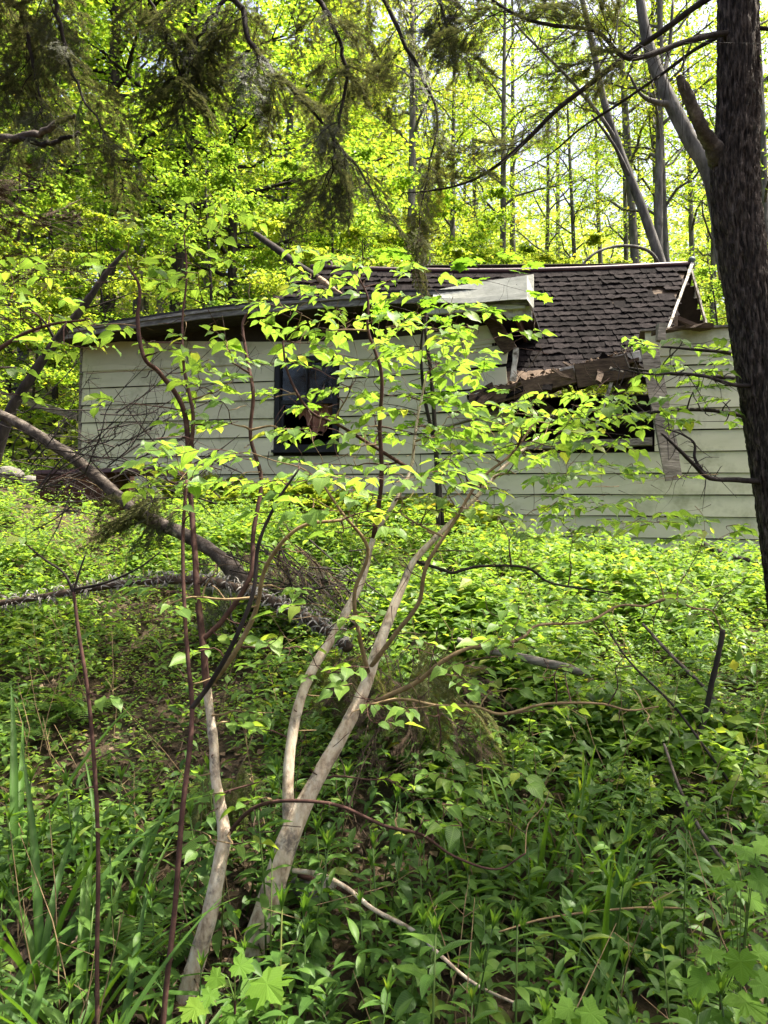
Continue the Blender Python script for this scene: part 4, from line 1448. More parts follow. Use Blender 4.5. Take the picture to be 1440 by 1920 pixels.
# ---- brown dead conifer scrub at the left edge
dc = thing('dead_spruce', tuple(at(60, 900, 7.4)), 'tangle of brown dead spruce twigs at the edge beyond the leaning dark trunk', 'tree')
m2 = MB(); tube(m2, [at(-70, 1010, 7.6), at(-60, 700, 7.5), at(-50, 400, 7.4), at(-40, 250, 7.4)], [.06, .05, .035, .01], 7); part('trunk', m2, M['twig_dead'], dc, True)
for k in range(46):
    py = random.uniform(310, 620); b = at(random.choice((-50, -50, 20, 70)), py, 7.45)
    put_bough(dc, BOUGH_BARE[k % 3], b, (random.uniform(-1, 1.3), random.uniform(-.9, .5), random.uniform(-.1, .5)), random.uniform(.45, .85), random.uniform(-.5, .5), 'dead_branch')

# ---- fallen spruce: mottled log, root-end brush, drooping green boughs
fl_ = thing('fallen_spruce', tuple(at(430, 1090, 5.2)), 'fallen mottled grey log slanting down to a dark brush heap before the house', 'fallen tree')
fc = limb_part(fl_, [(-120, 735, 5.6, 9), (-5, 775, 5.55, 9.5), (70, 815, 5.5, 10), (150, 868, 5.45, 11), (215, 925, 5.4, 11.5), (270, 968, 5.35, 12.5), (345, 1002, 5.3, 13), (400, 1035, 5.25, 12), (440, 1072, 5.2, 18), (470, 1110, 5.2, 10)], 'bark_log', 14, .035, 'trunk')
for k in range(15):
    b = at(random.uniform(380, 560), random.uniform(1010, 1080), random.uniform(5.1, 5.6))
    put_bough(fl_, random.choice(BOUGH_BARE + BOUGH[:1]), b, (random.uniform(.1, 1), random.uniform(-.4, .4), random.uniform(-.6, -.1)), random.uniform(.35, .75), random.uniform(-1, 1), 'dead_branch')
for k in range(15):
    b = at(random.uniform(215, 350), random.uniform(915, 985), random.uniform(5.2, 5.5))
    put_bough(fl_, random.choice(BOUGH_OL + BOUGH[:2]), b, (random.uniform(-1, -.2), random.uniform(-.5, .3), random.uniform(-.5, .05)), random.uniform(.22, .42), random.uniform(-.4, .4))
for k in range(46):
    b = at(random.uniform(640, 880), random.uniform(1165, 1350), random.uniform(3.5, 4.3))
    put_bough(fl_, random.choice(BOUGH_OL + BOUGH_BARE), b, (random.uniform(-.6, 1), random.uniform(-.5, .3), random.uniform(-.8, -.1)), random.uniform(.25, .5), random.uniform(-.6, .6))
for k in range(12):
    b = at(random.uniform(380, 470), random.uniform(1400, 1480), random.uniform(3.2, 3.6))
    put_bough(fl_, random.choice(BOUGH_OL), b, (random.uniform(-.5, .7), random.uniform(-.5, .1), random.uniform(-.9, -.2)), random.uniform(.15, .28), random.uniform(-.6, .6))
tw = MB()
for k in range(100):
    if k < 60:
        b = at(random.uniform(20, 420), random.uniform(800, 960), random.uniform(5.4, 7.0)); L = .45
    else:
        b = at(random.uniform(390, 660), random.uniform(1010, 1120), random.uniform(5.0, 5.6)); L = .6
    d = Vector((random.uniform(-1, 1), random.uniform(-.5, .5), random.uniform(-.55, .6))).normalized() if k < 60 else Vector((random.uniform(.2, 1), random.uniform(-.4, .4), random.uniform(-.75, .1))).normalized()
    l = L * random.uniform(.5, 1.3)
    mid = b + d * l * .5 + Vector(rng.normal(0, .04, 3))
    e = mid + d * l * .5 + Vector(rng.normal(0, .04, 3))
    tube(tw, [b, mid, e], [.007, .005, .002], 4, cap=False)
    for q in range(4):
        s_ = b.lerp(e, random.uniform(.2, .9))
        tube(tw, [s_, s_ + Vector(rng.normal(0, .09, 3))], [.003, .001], 3, cap=False)
tag(part('brushwood', tw, M['bark_dark'], fl_), kind='stuff')

tg = MB()
for k in range(19):
    b = at(random.uniform(-20, 240), random.uniform(760, 920), random.uniform(5.0, 5.5))
    d = Vector((random.uniform(.3, 1), random.uniform(-.3, .3), random.uniform(-.35, .75))).normalized()
    l = random.uniform(.5, 1.1)
    cvx = curve([b, b + d * l * .35 + Vector(rng.normal(0, .04, 3)), b + d * l * .7 + Vector(rng.normal(0, .06, 3)), b + d * l + Vector((.05, 0, .06)) + Vector(rng.normal(0, .05, 3))], 4)
    tube(tg, cvx, np.linspace(.006, .0018, len(cvx)), 4, cap=False)
    for q in range(9):
        i0 = random.randrange(3, len(cvx)); s0 = cvx[i0]
        e = s0 + (d * .6 + Vector(rng.normal(0, .5, 3))).normalized() * random.uniform(.06, .28)
        md = s0.lerp(e, .5) + Vector(rng.normal(0, .015, 3))
        tube(tg, [s0, md, e], [.0025, .0018, .0009], 3, cap=False)
        for z in range(2):
            tube(tg, [md, md + Vector(rng.normal(0, .05, 3))], [.0014, .0007], 3, cap=False)
tag(part('bare_twigs', tg, M['bark_dark'], fl_), kind='stuff')

# ---- bare branch with curled bleached bark, arching through the undergrowth
gar = thing('shaggy_branch', tuple(at(0, 1130, 4.6)), 'arching dead branch bristling with curled bleached bark shreds', 'branch')
gspec = [(-60, 1140, 4.7, 6), (60, 1122, 4.65, 6), (190, 1100, 4.6, 7), (300, 1088, 4.5, 8), (400, 1092, 4.4, 9), (480, 1115, 4.3, 10), (560, 1150, 4.2, 11), (620, 1185, 4.1, 12), (655, 1215, 4.0, 11)]
gcv = limb_part(gar, gspec, 'twig_dead', 7, .08, 'stem')
G = np.array([tuple(p) for p in gcv])
n = 900
fi = rng.uniform(0, len(G) - 1.001, n); ii = fi.astype(int)
Pg = G[ii] + (G[ii + 1] - G[ii]) * (fi - ii)[:, None]
Tg = G[ii + 1] - G[ii]
dirg = np.cross(Tg, unit(n)); dirg /= np.linalg.norm(dirg, axis=1)[:, None]
dirg += np.array([.0, -.1, .15]); 
cb = MB()
CURL = strip_leaf([.05, .06, .055, .04, .01], 2.4, .5, .3)
scatter(cb, CURL, Pg + dirg * .02, dirg + Tg * 3, unit(n), rng.uniform(.035, .085, n))
tag(part('bark_shreds', cb, M['curl'], gar), kind='stuff')

# ---- cut grey log on the bank, and a prop pole with other fallen poles
LOGS = [
    ('fallen_log', 'short split grey log end lying on the bank under the shrub', [(858, 1200, 4.6, 5.4), (905, 1215, 4.55, 7.2), (1000, 1238, 4.5, 8.4), (1060, 1252, 4.45, 8.4), (1100, 1264, 4.42, 7.2)], 'greywood'),
    ('fallen_pole', 'long thin mottled pole sliding down the leafy bank', [(1205, 1170, 4.6, 2.5), (1260, 1230, 4.4, 3.1), (1330, 1300, 4.2, 3.7), (1395, 1390, 4.0, 3.7), (1450, 1480, 3.8, 3.7)], 'bark_log'),
    ('fallen_pole', 'thin grey pole leaning down to the bottom corner behind the maple leaves', [(1245, 1395, 3.4, 2.5), (1275, 1480, 3.2, 3.1), (1310, 1550, 3.1, 3.7), (1365, 1630, 3.0, 3.7), (1425, 1730, 2.9, 3.7), (1470, 1790, 2.8, 3.7)], 'bark_log'),
    ('dead_stake', 'thick dark broken stake standing crooked on the bank near the big trunk', [(1355, 1180, 3.9, 5.0), (1350, 1215, 3.9, 5.0), (1335, 1280, 3.9, 5.0), (1322, 1340, 3.9, 5.0), (1305, 1400, 3.9, 5.6)], 'bark_dark'),
    ('slanting_branch', 'dark dead stem slanting across the bank below the crooked stake', [(1130, 1165, 3.9, 1.2), (1180, 1240, 3.8, 1.9), (1260, 1320, 3.7, 2.5), (1320, 1400, 3.6, 2.5), (1380, 1490, 3.5, 3.1), (1400, 1570, 3.4, 2.5)], 'bark_dark'),
    ('rotten_branch', 'short brown rotten branch standing among herbs by the thin grey pole', [(1265, 1530, 3.3, 3.1), (1290, 1580, 3.3, 5.0), (1320, 1640, 3.25, 5.6), (1350, 1690, 3.2, 5.0)], 'twig_dead'),
    ('fallen_stick', 'bare dark stick lying before the house end at the wall foot', [(1320, 1020, 8.6, 4.8), (1350, 1036, 8.5, 5.6), (1400, 1052, 8.4, 6.4), (1470, 1060, 8.3, 6.4)], 'bark_dark'),
    ('dead_twig', 'long pale bare twig arching low over the herbs', [(935, 1748, 2.6, 1.6), (1010, 1725, 2.6, 1.9), (1090, 1712, 2.6, 2.1), (1200, 1702, 2.6, 2.1), (1300, 1703, 2.65, 1.6)], 'twig_tan'),
    ('dead_branch', 'bare grey branch drooping from the shrub foot into the herbs', [(550, 1632, 2.75, 4.6), (600, 1640, 2.7, 4.6), (650, 1665, 2.65, 4.3), (700, 1705, 2.6, 4.0), (775, 1745, 2.5, 3.7), (830, 1795, 2.4, 3.5), (890, 1845, 2.35, 2.9), (975, 1885, 2.3, 2.3)], 'stem_tan'),
    ('dead_branch', 'smooth brown dead branch running behind the drooping grey one', [(560, 1640, 2.9, 5.4), (620, 1660, 2.95, 5.4), (680, 1680, 3.0, 5.1), (760, 1690, 3.05, 4.2)], 'stem_red'),
]
for nm, lab, spec, mat in LOGS:
    P_ = [at(a, b, c) for a, b, c, r in spec]
    cv2 = curve(P_, 5)
    rr2 = np.interp(np.linspace(0, len(P_) - 1, len(cv2)), np.arange(len(P_)), [r / 1440 * c for a, b, c, r in spec])
    m2 = MB(); tube(m2, cv2, rr2, 9, jit=.06)
    tag(m2.build(nm, M[mat], smooth=True), lab, 'log' if 'log' in nm else 'branch')


def rock(name, p, s, label):
    import bmesh
    bm = bmesh.new(); bmesh.ops.create_icosphere(bm, subdivisions=3, radius=1)
    for v in bm.verts:
        k = 1 + .28 * mnoise.noise(v.co * 1.3 + Vector(p)) + .1 * mnoise.noise(v.co * 3.7)
        v.co = Vector((v.co.x * s[0], v.co.y * s[1], v.co.z * s[2])) * k
    me = bpy.data.meshes.new(name); bm.to_mesh(me); bm.free(); me.materials.append(M['stone'])
    o = link(name, me); o.location = p
    return tag(o, label, 'stone')


rock('field_stone', at(588, 1662, 2.95), (.075, .06, .055), 'pale stone half hidden behind the thick shrub stem')
rock('field_stone', at(18, 890, 11.0), (.2, .16, .12), 'grey stone at the edge near the rusty box, larger one')
rock('field_stone', at(60, 905, 10.8), (.16, .14, .1), 'grey stone at the edge near the rusty box, smaller one')

# ================================================================== SHRUB AND SAPLINGS
LEAFM = []
for k, (dr, fo, cu, sd_) in enumerate(((.3, .35, .14, .05), (.6, .25, .2, -.06), (.2, .5, .12, .03), (1.0, .2, .25, -.02), (.45, .6, .14, .08))):
    v, q, t, uv = strip_leaf(OVATE, dr, fo, cu, sd_)
    LEAFM.append((v, q, t, uv))
LEAF_MESH = []
for tp in LEAFM:
    m2 = MB(); m2.add(tp[0], tp[1], tp[2], tp[3]); LEAF_MESH.append(m2.mesh('leaf', M['leaf_shrub'], True))
MAPLE_T = [maple_tpl(s) for s in range(4)]
MAPLE_MESH = []
for tp in MAPLE_T:
    m2 = MB(); m2.add(tp[0], tp[1], tp[2], tp[3]); MAPLE_MESH.append(m2.mesh('leaf', M['leaf_maple']))


def leaf_matrix(p, d, n, s):
    X = Vector(d).normalized(); Y_ = Vector(n).cross(X).normalized(); Z = X.cross(Y_)
    Mx = (Matrix((X, Y_, Z)).transposed() * s).to_4x4(); Mx.translation = Vector(p)
    return Mx


class Bush:
    def __init__(s, name, base, label, cat, group=None):
        s.t = thing(name, base, label, cat, group)
        s.nodes = []
        s.leaves = []
        s.tw = {}
        s.r = random.Random(len(name) * 7 + int(abs(base[0]) * 100))

    def stem(s, spec, mat, n=9, jit=.03, name='stem', wob=.0):
        cvx = limb_part(s.t, spec, mat, n, jit, name, wob)
        rr = np.interp(np.linspace(0, len(spec) - 1, len(cvx)), np.arange(len(spec)), [r / 1440 * c for a, b, c, r in spec])
        L = 0
        for i, p in enumerate(cvx):
            if rr[i] < .035:
                s.nodes.append((p, rr[i]))
        return cvx

    def twig_to(s, p, mat='stem_red', rmax=.005):
        best = None
        for q, r in s.nodes:
            dz = p.z - q.z
            c = (p - q).length * (1.0 if dz > -.02 else 1.6) + (.08 if r > .02 else 0)
            if best is None or c < best[0]: best = (c, q, r)
        _, q, r = best
        L = (p - q).length
        r0 = min(rmax, r * .75)
        k = s.r
        mid1 = q.lerp(p, .35) + Vector((k.uniform(-1, 1), k.uniform(-1, 1), k.uniform(-.2, .7))) * L * .10
        mid2 = q.lerp(p, .7) + Vector((k.uniform(-1, 1), k.uniform(-1, 1), k.uniform(-.3, .6))) * L * .09
        cvx = curve([q, mid1, mid2, p], 3)
        tube(s.tw.setdefault(mat, MB()), cvx, np.linspace(r0, max(.0014, r0 * .45), len(cvx)), 5, cap=False)
        for i, c in enumerate(cvx[2:]):
            s.nodes.append((c, r0 * (1 - .5 * i / len(cvx))))
        return (cvx[-1] - cvx[-2]).normalized()

    def cluster(s, p, n, size, flat=.3, tw=None, mat='stem_red'):
        """a flat spray: a short level twig with leaves to both sides and one at the tip"""
        k = s.r
        az = k.uniform(0, 6.28)
        if tw is not None and (tw.x or tw.y):
            az = math.atan2(tw.y, tw.x) + k.gauss(0, .9)
        ax = Vector((math.cos(az), math.sin(az), k.uniform(-.15, .2)))
        L = size * (.3 + .32 * n) * k.uniform(.7, 1.1)
        e = p + ax * L + Vector((0, 0, -.12 * L))
        mid = p.lerp(e, .5) + Vector((0, 0, .06 * L))
        tube(s.tw.setdefault(mat, MB()), [p, mid, e], [.0016, .0013, .001], 4, cap=False)
        tilt = Vector((k.gauss(0, flat * .5), k.gauss(0, flat * .5) - .05, 1))
        for i in range(n):
            f = (i + .4) / n if n > 1 else 1
            b = (p.lerp(mid, f * 2) if f < .5 else mid.lerp(e, f * 2 - 1))
            a = az + (0 if i == n - 1 else (1 if i % 2 else -1) * k.uniform(.6, 1.25))
            d = Vector((math.cos(a), math.sin(a), k.uniform(-.38, .1)))
            nn = tilt + Vector((k.gauss(0, flat * .6), k.gauss(0, flat * .6), 0))
            s.leaves.append((b + d * .006, d, nn, size * k.uniform(.5, 1.25) * (1.1 if i == n - 1 else 1), k.randrange(5)))

    def finish(s, meshes=LEAF_MESH, tpls=LEAFM, lim=300, mat='leaf_shrub'):
        for m_, b in s.tw.items():
            tag(part('twigs', b, M[m_], s.t), kind='stuff')
        # nearest leaves show largest
        s.leaves.sort(key=lambda l: l[0].y / l[3])
        rest = MB()
        for i, (b, d, n, sz, v) in enumerate(s.leaves):
            v = v % len(meshes)
            if i < lim:
                link('leaf', meshes[v], s.t, leaf_matrix(b, d, n, sz))
            else:
                scatter(rest, tpls[v], [tuple(b)], [tuple(d)], [tuple(n)], [sz])
        if rest.n:
            tag(part('leaves', rest, M[mat], s.t, True), kind='stuff')


sh = Bush('dogwood_shrub', tuple(at(440, 1890, 2.75)), 'tall forked tan-stemmed shrub with broad bright leaves in front of the house', 'shrub')
sh.stem([(425, 1950, 2.75, 27), (452, 1850, 2.75, 25), (490, 1735, 2.78, 23), (520, 1640, 2.80, 21.5), (546, 1560, 2.82, 20), (590, 1470, 2.85, 14), (640, 1380, 2.9, 12.8), (680, 1300, 2.95, 12), (700, 1240, 3.0, 10.8), (722, 1180, 3.05, 9.6), (752, 1105, 3.1, 8), (778, 1050, 3.12, 6.4), (830, 995, 3.15, 5), (900, 925, 3.2, 4), (950, 870, 3.25, 3.2), (1010, 820, 3.3, 2.6)], 'stem_tan', 14, .03)
sh.stem([(545, 1565, 2.83, 13), (540, 1490, 2.85, 10.5), (545, 1400, 2.9, 9.8), (563, 1312, 2.95, 9.2), (590, 1248, 3.0, 9), (622, 1198, 3.05, 8.5), (648, 1150, 3.08, 8), (680, 1085, 3.15, 6.5), (700, 1010, 3.2, 5), (735, 950, 3.2, 4), (770, 880, 3.25, 3.2), (780, 800, 3.3, 2.6), (800, 700, 3.3, 2)], 'stem_tan', 12, .03)
sh.stem([(335, 1930, 2.6, 19), (360, 1830, 2.6, 17), (392, 1720, 2.6, 15), (412, 1620, 2.62, 13.5), (420, 1560, 2.65, 12), (404, 1460, 2.7, 9), (400, 1390, 2.72, 8.8), (388, 1290, 2.75, 8)], 'stem_tan', 12, .04)
sh.stem([(388, 1295, 2.75, 7.5), (380, 1200, 2.8, 6.6), (370, 1110, 2.85, 6), (365, 1030, 2.9, 5.6), (358, 940, 2.95, 5), (355, 870, 3.0, 4.4), (362, 780, 3.0, 3.6), (345, 690, 3.05, 2.8), (342, 600, 3.1, 2.2), (350, 520, 3.1, 1.8), (345, 440, 3.1, 1.4)], 'stem_red', 9, .04)
sh.stem([(410, 1590, 2.68, 4.5), (455, 1532, 2.62, 3.8), (500, 1506, 2.55, 3.4), (570, 1502, 2.5, 3.3), (640, 1512, 2.5, 3.2), (720, 1548, 2.5, 3.0), (790, 1565, 2.5, 2.8), (850, 1605, 2.55, 2.4), (930, 1630, 2.6, 2.0), (985, 1600, 2.6, 1.5)], 'stem_red', 7, .05, 'branch')
sh.stem([(676, 1330, 2.92, 5.0), (720, 1308, 2.85, 4.8), (780, 1280, 2.8, 4.5), (830, 1240, 2.75, 4.3), (880, 1215, 2.75, 3.6), (930, 1212, 2.75, 3.2), (980, 1195, 2.75, 2.9), (1010, 1172, 2.8, 2.7), (1100, 1166, 2.85, 2.6), (1160, 1136, 2.9, 2.4), (1210, 1136, 2.9, 2.2), (1252, 1122, 2.95, 2.0), (1300, 1140, 2.95, 1.9), (1335, 1146, 3, 1.6), (1352, 1180, 3, 1.3)], 'twig_tan', 8, .05, 'branch')
sh.stem([(690, 1320, 2.9, 2.8), (760, 1312, 2.75, 2.8), (820, 1323, 2.7, 2.8), (890, 1325, 2.65, 2.8), (940, 1339, 2.6, 2.8), (1010, 1322, 2.6, 2.5), (1060, 1318, 2.6, 2.4), (1130, 1320, 2.6, 2.1), (1180, 1332, 2.6, 1.8), (1235, 1325, 2.6, 1.4)], 'twig_tan', 7, .05, 'branch')
sh.stem([(694, 1252, 2.98, 4.6), (740, 1190, 2.9, 4.6), (785, 1130, 2.85, 4.2), (800, 1060, 2.8, 3.8), (850, 980, 2.8, 3.2), (900, 900, 2.8, 2.8), (960, 850, 2.8, 2.4), (1010, 780, 2.85, 1.8)], 'twig_tan', 7, .04, 'branch')
sh.stem([(690, 1260, 2.95, 4.6), (672, 1185, 2.85, 4.2), (665, 1110, 2.8, 3.8), (690, 1030, 2.75, 3.4), (640, 960, 2.7, 2.8), (600, 900, 2.7, 2.2)], 'twig_tan', 7, .04, 'branch')
sh.stem([(778, 1052, 3.12, 3.4), (830, 1068, 3.05, 3.0), (850, 1074, 3.0, 3.0), (900, 1062, 3.0, 2.8), (985, 1064, 3.0, 2.5), (1030, 1092, 3.0, 2.2), (1100, 1105, 3.0, 1.8), (1150, 1115, 3, 1.2)], 'bark_dark', 7, .05, 'branch')
sh.stem([(355, 885, 3.0, 5), (345, 770, 3.0, 5), (300, 700, 2.95, 4.5), (270, 670, 2.9, 4), (258, 600, 2.9, 4), (262, 540, 2.9, 3), (240, 500, 2.9, 2)], 'stem_red', 7, .04, 'branch')
sh.stem([(380, 1200, 2.8, 5), (420, 1160, 2.8, 5), (470, 1080, 2.8, 5), (475, 1000, 2.85, 4.4), (490, 900, 2.9, 4), (470, 820, 2.9, 3.6), (475, 740, 2.9, 3.6), (465, 680, 2.95, 3.2), (455, 610, 3.0, 2.8), (470, 580, 3.0, 2)], 'stem_red', 7, .04, 'branch')
sh.stem([(388, 1290, 2.75, 5), (430, 1240, 2.65, 5), (478, 1150, 2.6, 4.6), (500, 1060, 2.55, 4), (560, 990, 2.5, 3.6), (640, 975, 2.5, 3)], 'twig_tan', 7, .04, 'branch')
sh.stem([(700, 1010, 3.2, 5), (715, 900, 3.1, 4.4), (712, 800, 3.05, 4), (715, 700, 3.0, 3.5), (690, 620, 3.0, 3), (690, 560, 3.0, 2.2), (672, 520, 3, 1.6)], 'stem_red', 7, .04, 'branch')
sh.stem([(770, 880, 3.25, 4), (640, 800, 3.1, 3), (580, 770, 3.0, 3), (540, 700, 3.0, 2.4), (530, 640, 3, 2)], 'stem_red', 6, .04, 'branch')

CL_TOP = [(275, 440), (340, 412), (320, 520), (378, 420), (425, 490), (205, 500), (385, 505), (408, 385), (330, 455), (440, 395), (355, 655), (352, 638), (290, 655), (420, 640), (432, 680), (272, 640), (315, 478), (240, 505),
          (490, 600), (520, 590), (560, 590), (600, 610), (540, 640), (640, 590), (580, 562), (700, 590), (640, 620), (720, 600), (860, 600), (800, 560), (742, 545), (510, 575), (665, 600), (770, 610),
          (620, 490), (660, 510), (640, 482), (692, 480), (560, 470), (780, 500), (600, 530), (545, 500),
          (540, 665), (590, 690), (562, 692), (530, 730), (660, 690), (640, 720), (700, 680), (750, 700), (720, 740), (800, 740), (760, 770), (690, 770), (860, 625), (900, 612), (930, 632), (880, 660), (830, 652), (800, 682), (780, 650), (740, 650), (910, 690), (850, 700), (890, 735),
          (350, 740), (380, 722), (420, 760), (400, 742), (430, 790), (210, 757), (345, 765), (370, 700), (440, 720),
          (590, 770), (560, 800), (540, 812), (600, 820), (640, 812), (680, 832), (740, 800), (780, 830), (850, 770), (900, 762), (860, 800), (920, 830), (960, 792), (1000, 762), (820, 820), (700, 810)]
CL_NEAR = [(265, 838), (340, 832), (392, 880), (462, 852), (440, 902), (512, 900), (580, 930), (550, 908), (482, 868), (305, 852), (625, 960), (700, 930), (642, 890), (730, 872), (780, 900), (690, 962), (415, 845), (360, 870), (530, 940), (610, 905)]
CL_RIGHT = [(1000, 752), (1050, 762), (1080, 800), (1030, 790), (1000, 812), (960, 832), (1100, 842), (1120, 772), (1080, 872), (1050, 900), (1000, 900), (950, 880), (900, 900), (860, 880), (1150, 882), (1180, 868), (980, 860), (1030, 840), (930, 800), (1060, 840),
            (1070, 940), (1100, 960), (1050, 970), (1200, 942), (1240, 960), (1282, 962), (1320, 990), (1362, 1000), (1130, 990), (960, 1000), (1000, 960), (1180, 980), (930, 962), (1020, 930), (1140, 950), (1210, 985), (880, 950), (840, 930), (800, 960)]
CL_LOW = [(970, 1125), (1020, 1135), (1290, 1130), (940, 1190), (962, 1200), (900, 1195), (870, 1240), (1062, 1270), (1030, 1270), (610, 1260), (660, 1280), (640, 1160), (560, 1210), (530, 1200), (560, 1110), (582, 1130), (300, 1100), (360, 1120), (310, 1132), (402, 1210), (412, 1190), (450, 1330), (430, 1350),
          (380, 1555), (400, 1572), (820, 1400), (850, 1432), (980, 1400), (960, 1430), (780, 1505), (832, 1520), (862, 1550), (800, 1540), (480, 1470), (495, 1490), (1130, 1290), (1000, 1330), (760, 1330), (700, 1350), (920, 1300)]
rr_ = random.Random(5)
allc = [(p, rr_.uniform(2.75, 3.45), rr_.choice((5, 6, 7)), .071) for p in CL_TOP] + [(p, rr_.uniform(2.15, 2.6), rr_.choice((5, 6)), .070) for p in CL_NEAR] + \
       [(p, rr_.uniform(2.7, 3.4), rr_.choice((6, 7)), .069) for p in CL_RIGHT] + [(p, rr_.uniform(2.35, 2.85), rr_.choice((4, 5)), .066) for p in CL_LOW]
allc += [((px + rr_.gauss(0, 42), py + rr_.gauss(0, 34)), Y + rr_.uniform(-.2, .35), rr_.choice((4, 5)), s_ * .9) for (px, py), Y, n, s_ in allc for rep_ in range(2) if rr_.random() < (.32 if px < 600 else .78) and py > 480]
pts = [(at(px + rr_.uniform(-6, 6), py + rr_.uniform(-6, 6), Y), n, s_) for (px, py), Y, n, s_ in allc]
pts.sort(key=lambda a: (a[0] - at(700, 1150, 3.0)).length)
for p, n, s_ in pts:
    d = sh.twig_to(p, rr_.choice(('stem_red', 'stem_red', 'twig_tan')))
    sh.cluster(p, n, s_, .42, d)
# leafless twigs
for k in range(620):
    q = sh.nodes[rr_.randrange(len(sh.nodes))][0]
    p = q + Vector((rr_.gauss(0, .17), rr_.gauss(0, .12), rr_.gauss(.03, .13)))
    sh.twig_to(p, rr_.choice(('stem_red', 'twig_dead', 'twig_tan')), .0028)
sh.finish()

# two dark straight saplings in front
s1 = Bush('dogwood_sapling', tuple(at(183, 1960, 2.3)), 'single straight dark stem with a few leaves nearest the left edge', 'sapling')
s1.stem([(183, 1990, 2.25, 4.4), (182, 1800, 2.28, 4.2), (184, 1600, 2.3, 4.0), (178, 1450, 2.32, 4.0), (165, 1300, 2.35, 3.7), (148, 1190, 2.38, 3.5), (138, 1110, 2.4, 3.2)], 'stem_red', 8, .03)
s1.stem([(138, 1112, 2.4, 3), (120, 1075, 2.4, 2.4), (85, 1050, 2.4, 2), (60, 1030, 2.4, 1.6)], 'bark_dark', 6, .03, 'branch')
s1.stem([(138, 1112, 2.4, 3), (145, 1085, 2.4, 2.4), (160, 1040, 2.4, 1.6)], 'bark_dark', 6, .03, 'branch')
s1.stem([(140, 1105, 2.4, 3), (200, 1092, 2.35, 2.4), (260, 1065, 2.3, 2), (300, 1035, 2.3, 1.4)], 'bark_dark', 6, .03, 'branch')
for (px, py), n in (((190, 1305), 3), ((205, 1412), 3), ((160, 1480), 1), ((185, 1552), 2), ((200, 1555), 1), ((40, 1008), 2), ((20, 1000), 2)):
    p = at(px, py, 2.3); d = s1.twig_to(p, 'stem_red', .003); s1.cluster(p, n, .062, .4, d)
s1.finish()
s2 = Bush('dogwood_sapling', tuple(at(305, 1960, 2.2)), 'slanting dark slender stem just before the shorter tan shrub stem', 'sapling')
s2.stem([(300, 1990, 2.15, 5.6), (312, 1850, 2.18, 5.3), (328, 1700, 2.2, 5.1), (342, 1520, 2.22, 5.0), (356, 1400, 2.25, 4.8), (360, 1320, 2.28, 4.5), (352, 1230, 2.3, 4.0), (345, 1120, 2.35, 3.7), (343, 1000, 2.4, 3.5), (350, 900, 2.42, 3.2)], 'stem_red', 8, .03)
s2.stem([(358, 1330, 2.28, 5), (395, 1280, 2.25, 5), (440, 1200, 2.2, 4.6), (475, 1110, 2.2, 4.2), (485, 1020, 2.2, 3.6), (520, 940, 2.2, 3), (560, 880, 2.2, 2)], 'bark_dark', 7, .03, 'branch')
for (px, py), n in (((345, 1455), 2), ((343, 1545), 1), ((352, 960), 3), ((345, 905), 3), ((330, 850), 4), ((300, 870), 3), ((560, 870), 4), ((520, 900), 4)):
    p = at(px, py, 2.25); d = s2.twig_to(p, 'stem_red', .003); s2.cluster(p, n, .062, .45, d)
s2.finish()

# sprays from a dogwood just off the left edge, and one behind the big trunk on the right
s3 = Bush('dogwood_shrub', tuple(at(-140, 1300, 3.7)), 'leafy dogwood sprays reaching in past the leaning dark trunk', 'shrub')
s3.stem([(-150, 1420, 3.7, 14), (-120, 1100, 3.7, 11), (-90, 850, 3.7, 8), (-40, 700, 3.7, 5), (20, 640, 3.7, 4), (90, 610, 3.7, 3), (160, 600, 3.7, 2)], 'stem_red', 8)
for (px, py) in ((20, 560), (60, 575), (95, 590), (130, 605), (180, 610), (155, 625), (120, 645), (40, 640), (10, 600), (75, 620), (130, 660), (20, 510), (50, 480), (90, 520), (10, 480), (-10, 540), (60, 660), (170, 655), (10, 690), (30, 740), (110, 560)):
    p = at(px, py, rr_.uniform(3.3, 4.1)); d = s3.twig_to(p); s3.cluster(p, rr_.choice((3, 4, 5)), .085, .4, d)
s3.finish()
s4 = Bush('dogwood_shrub', tuple(at(1560, 1250, 4.9)), 'bright tiered leaf sprays reaching from behind the big dark trunk', 'shrub')
s4.stem([(1580, 1400, 4.9, 16), (1560, 1050, 4.9, 12), (1530, 820, 4.85, 9), (1480, 740, 4.8, 6), (1400, 715, 4.7, 5), (1330, 705, 4.6, 4), (1250, 700, 4.5, 3), (1180, 690, 4.5, 2)], 'bark_dark', 8)
s4.stem([(1530, 820, 4.85, 7), (1450, 700, 4.7, 5), (1380, 665, 4.6, 4), (1300, 655, 4.5, 3), (1240, 650, 4.5, 2)], 'bark_dark', 7, .04, 'branch')
s4.stem([(1530, 830, 4.85, 7), (1430, 790, 4.6, 5), (1340, 770, 4.45, 4), (1260, 770, 4.35, 3.5), (1160, 780, 4.3, 3), (1080, 790, 4.3, 2)], 'bark_dark', 7, .04, 'branch')
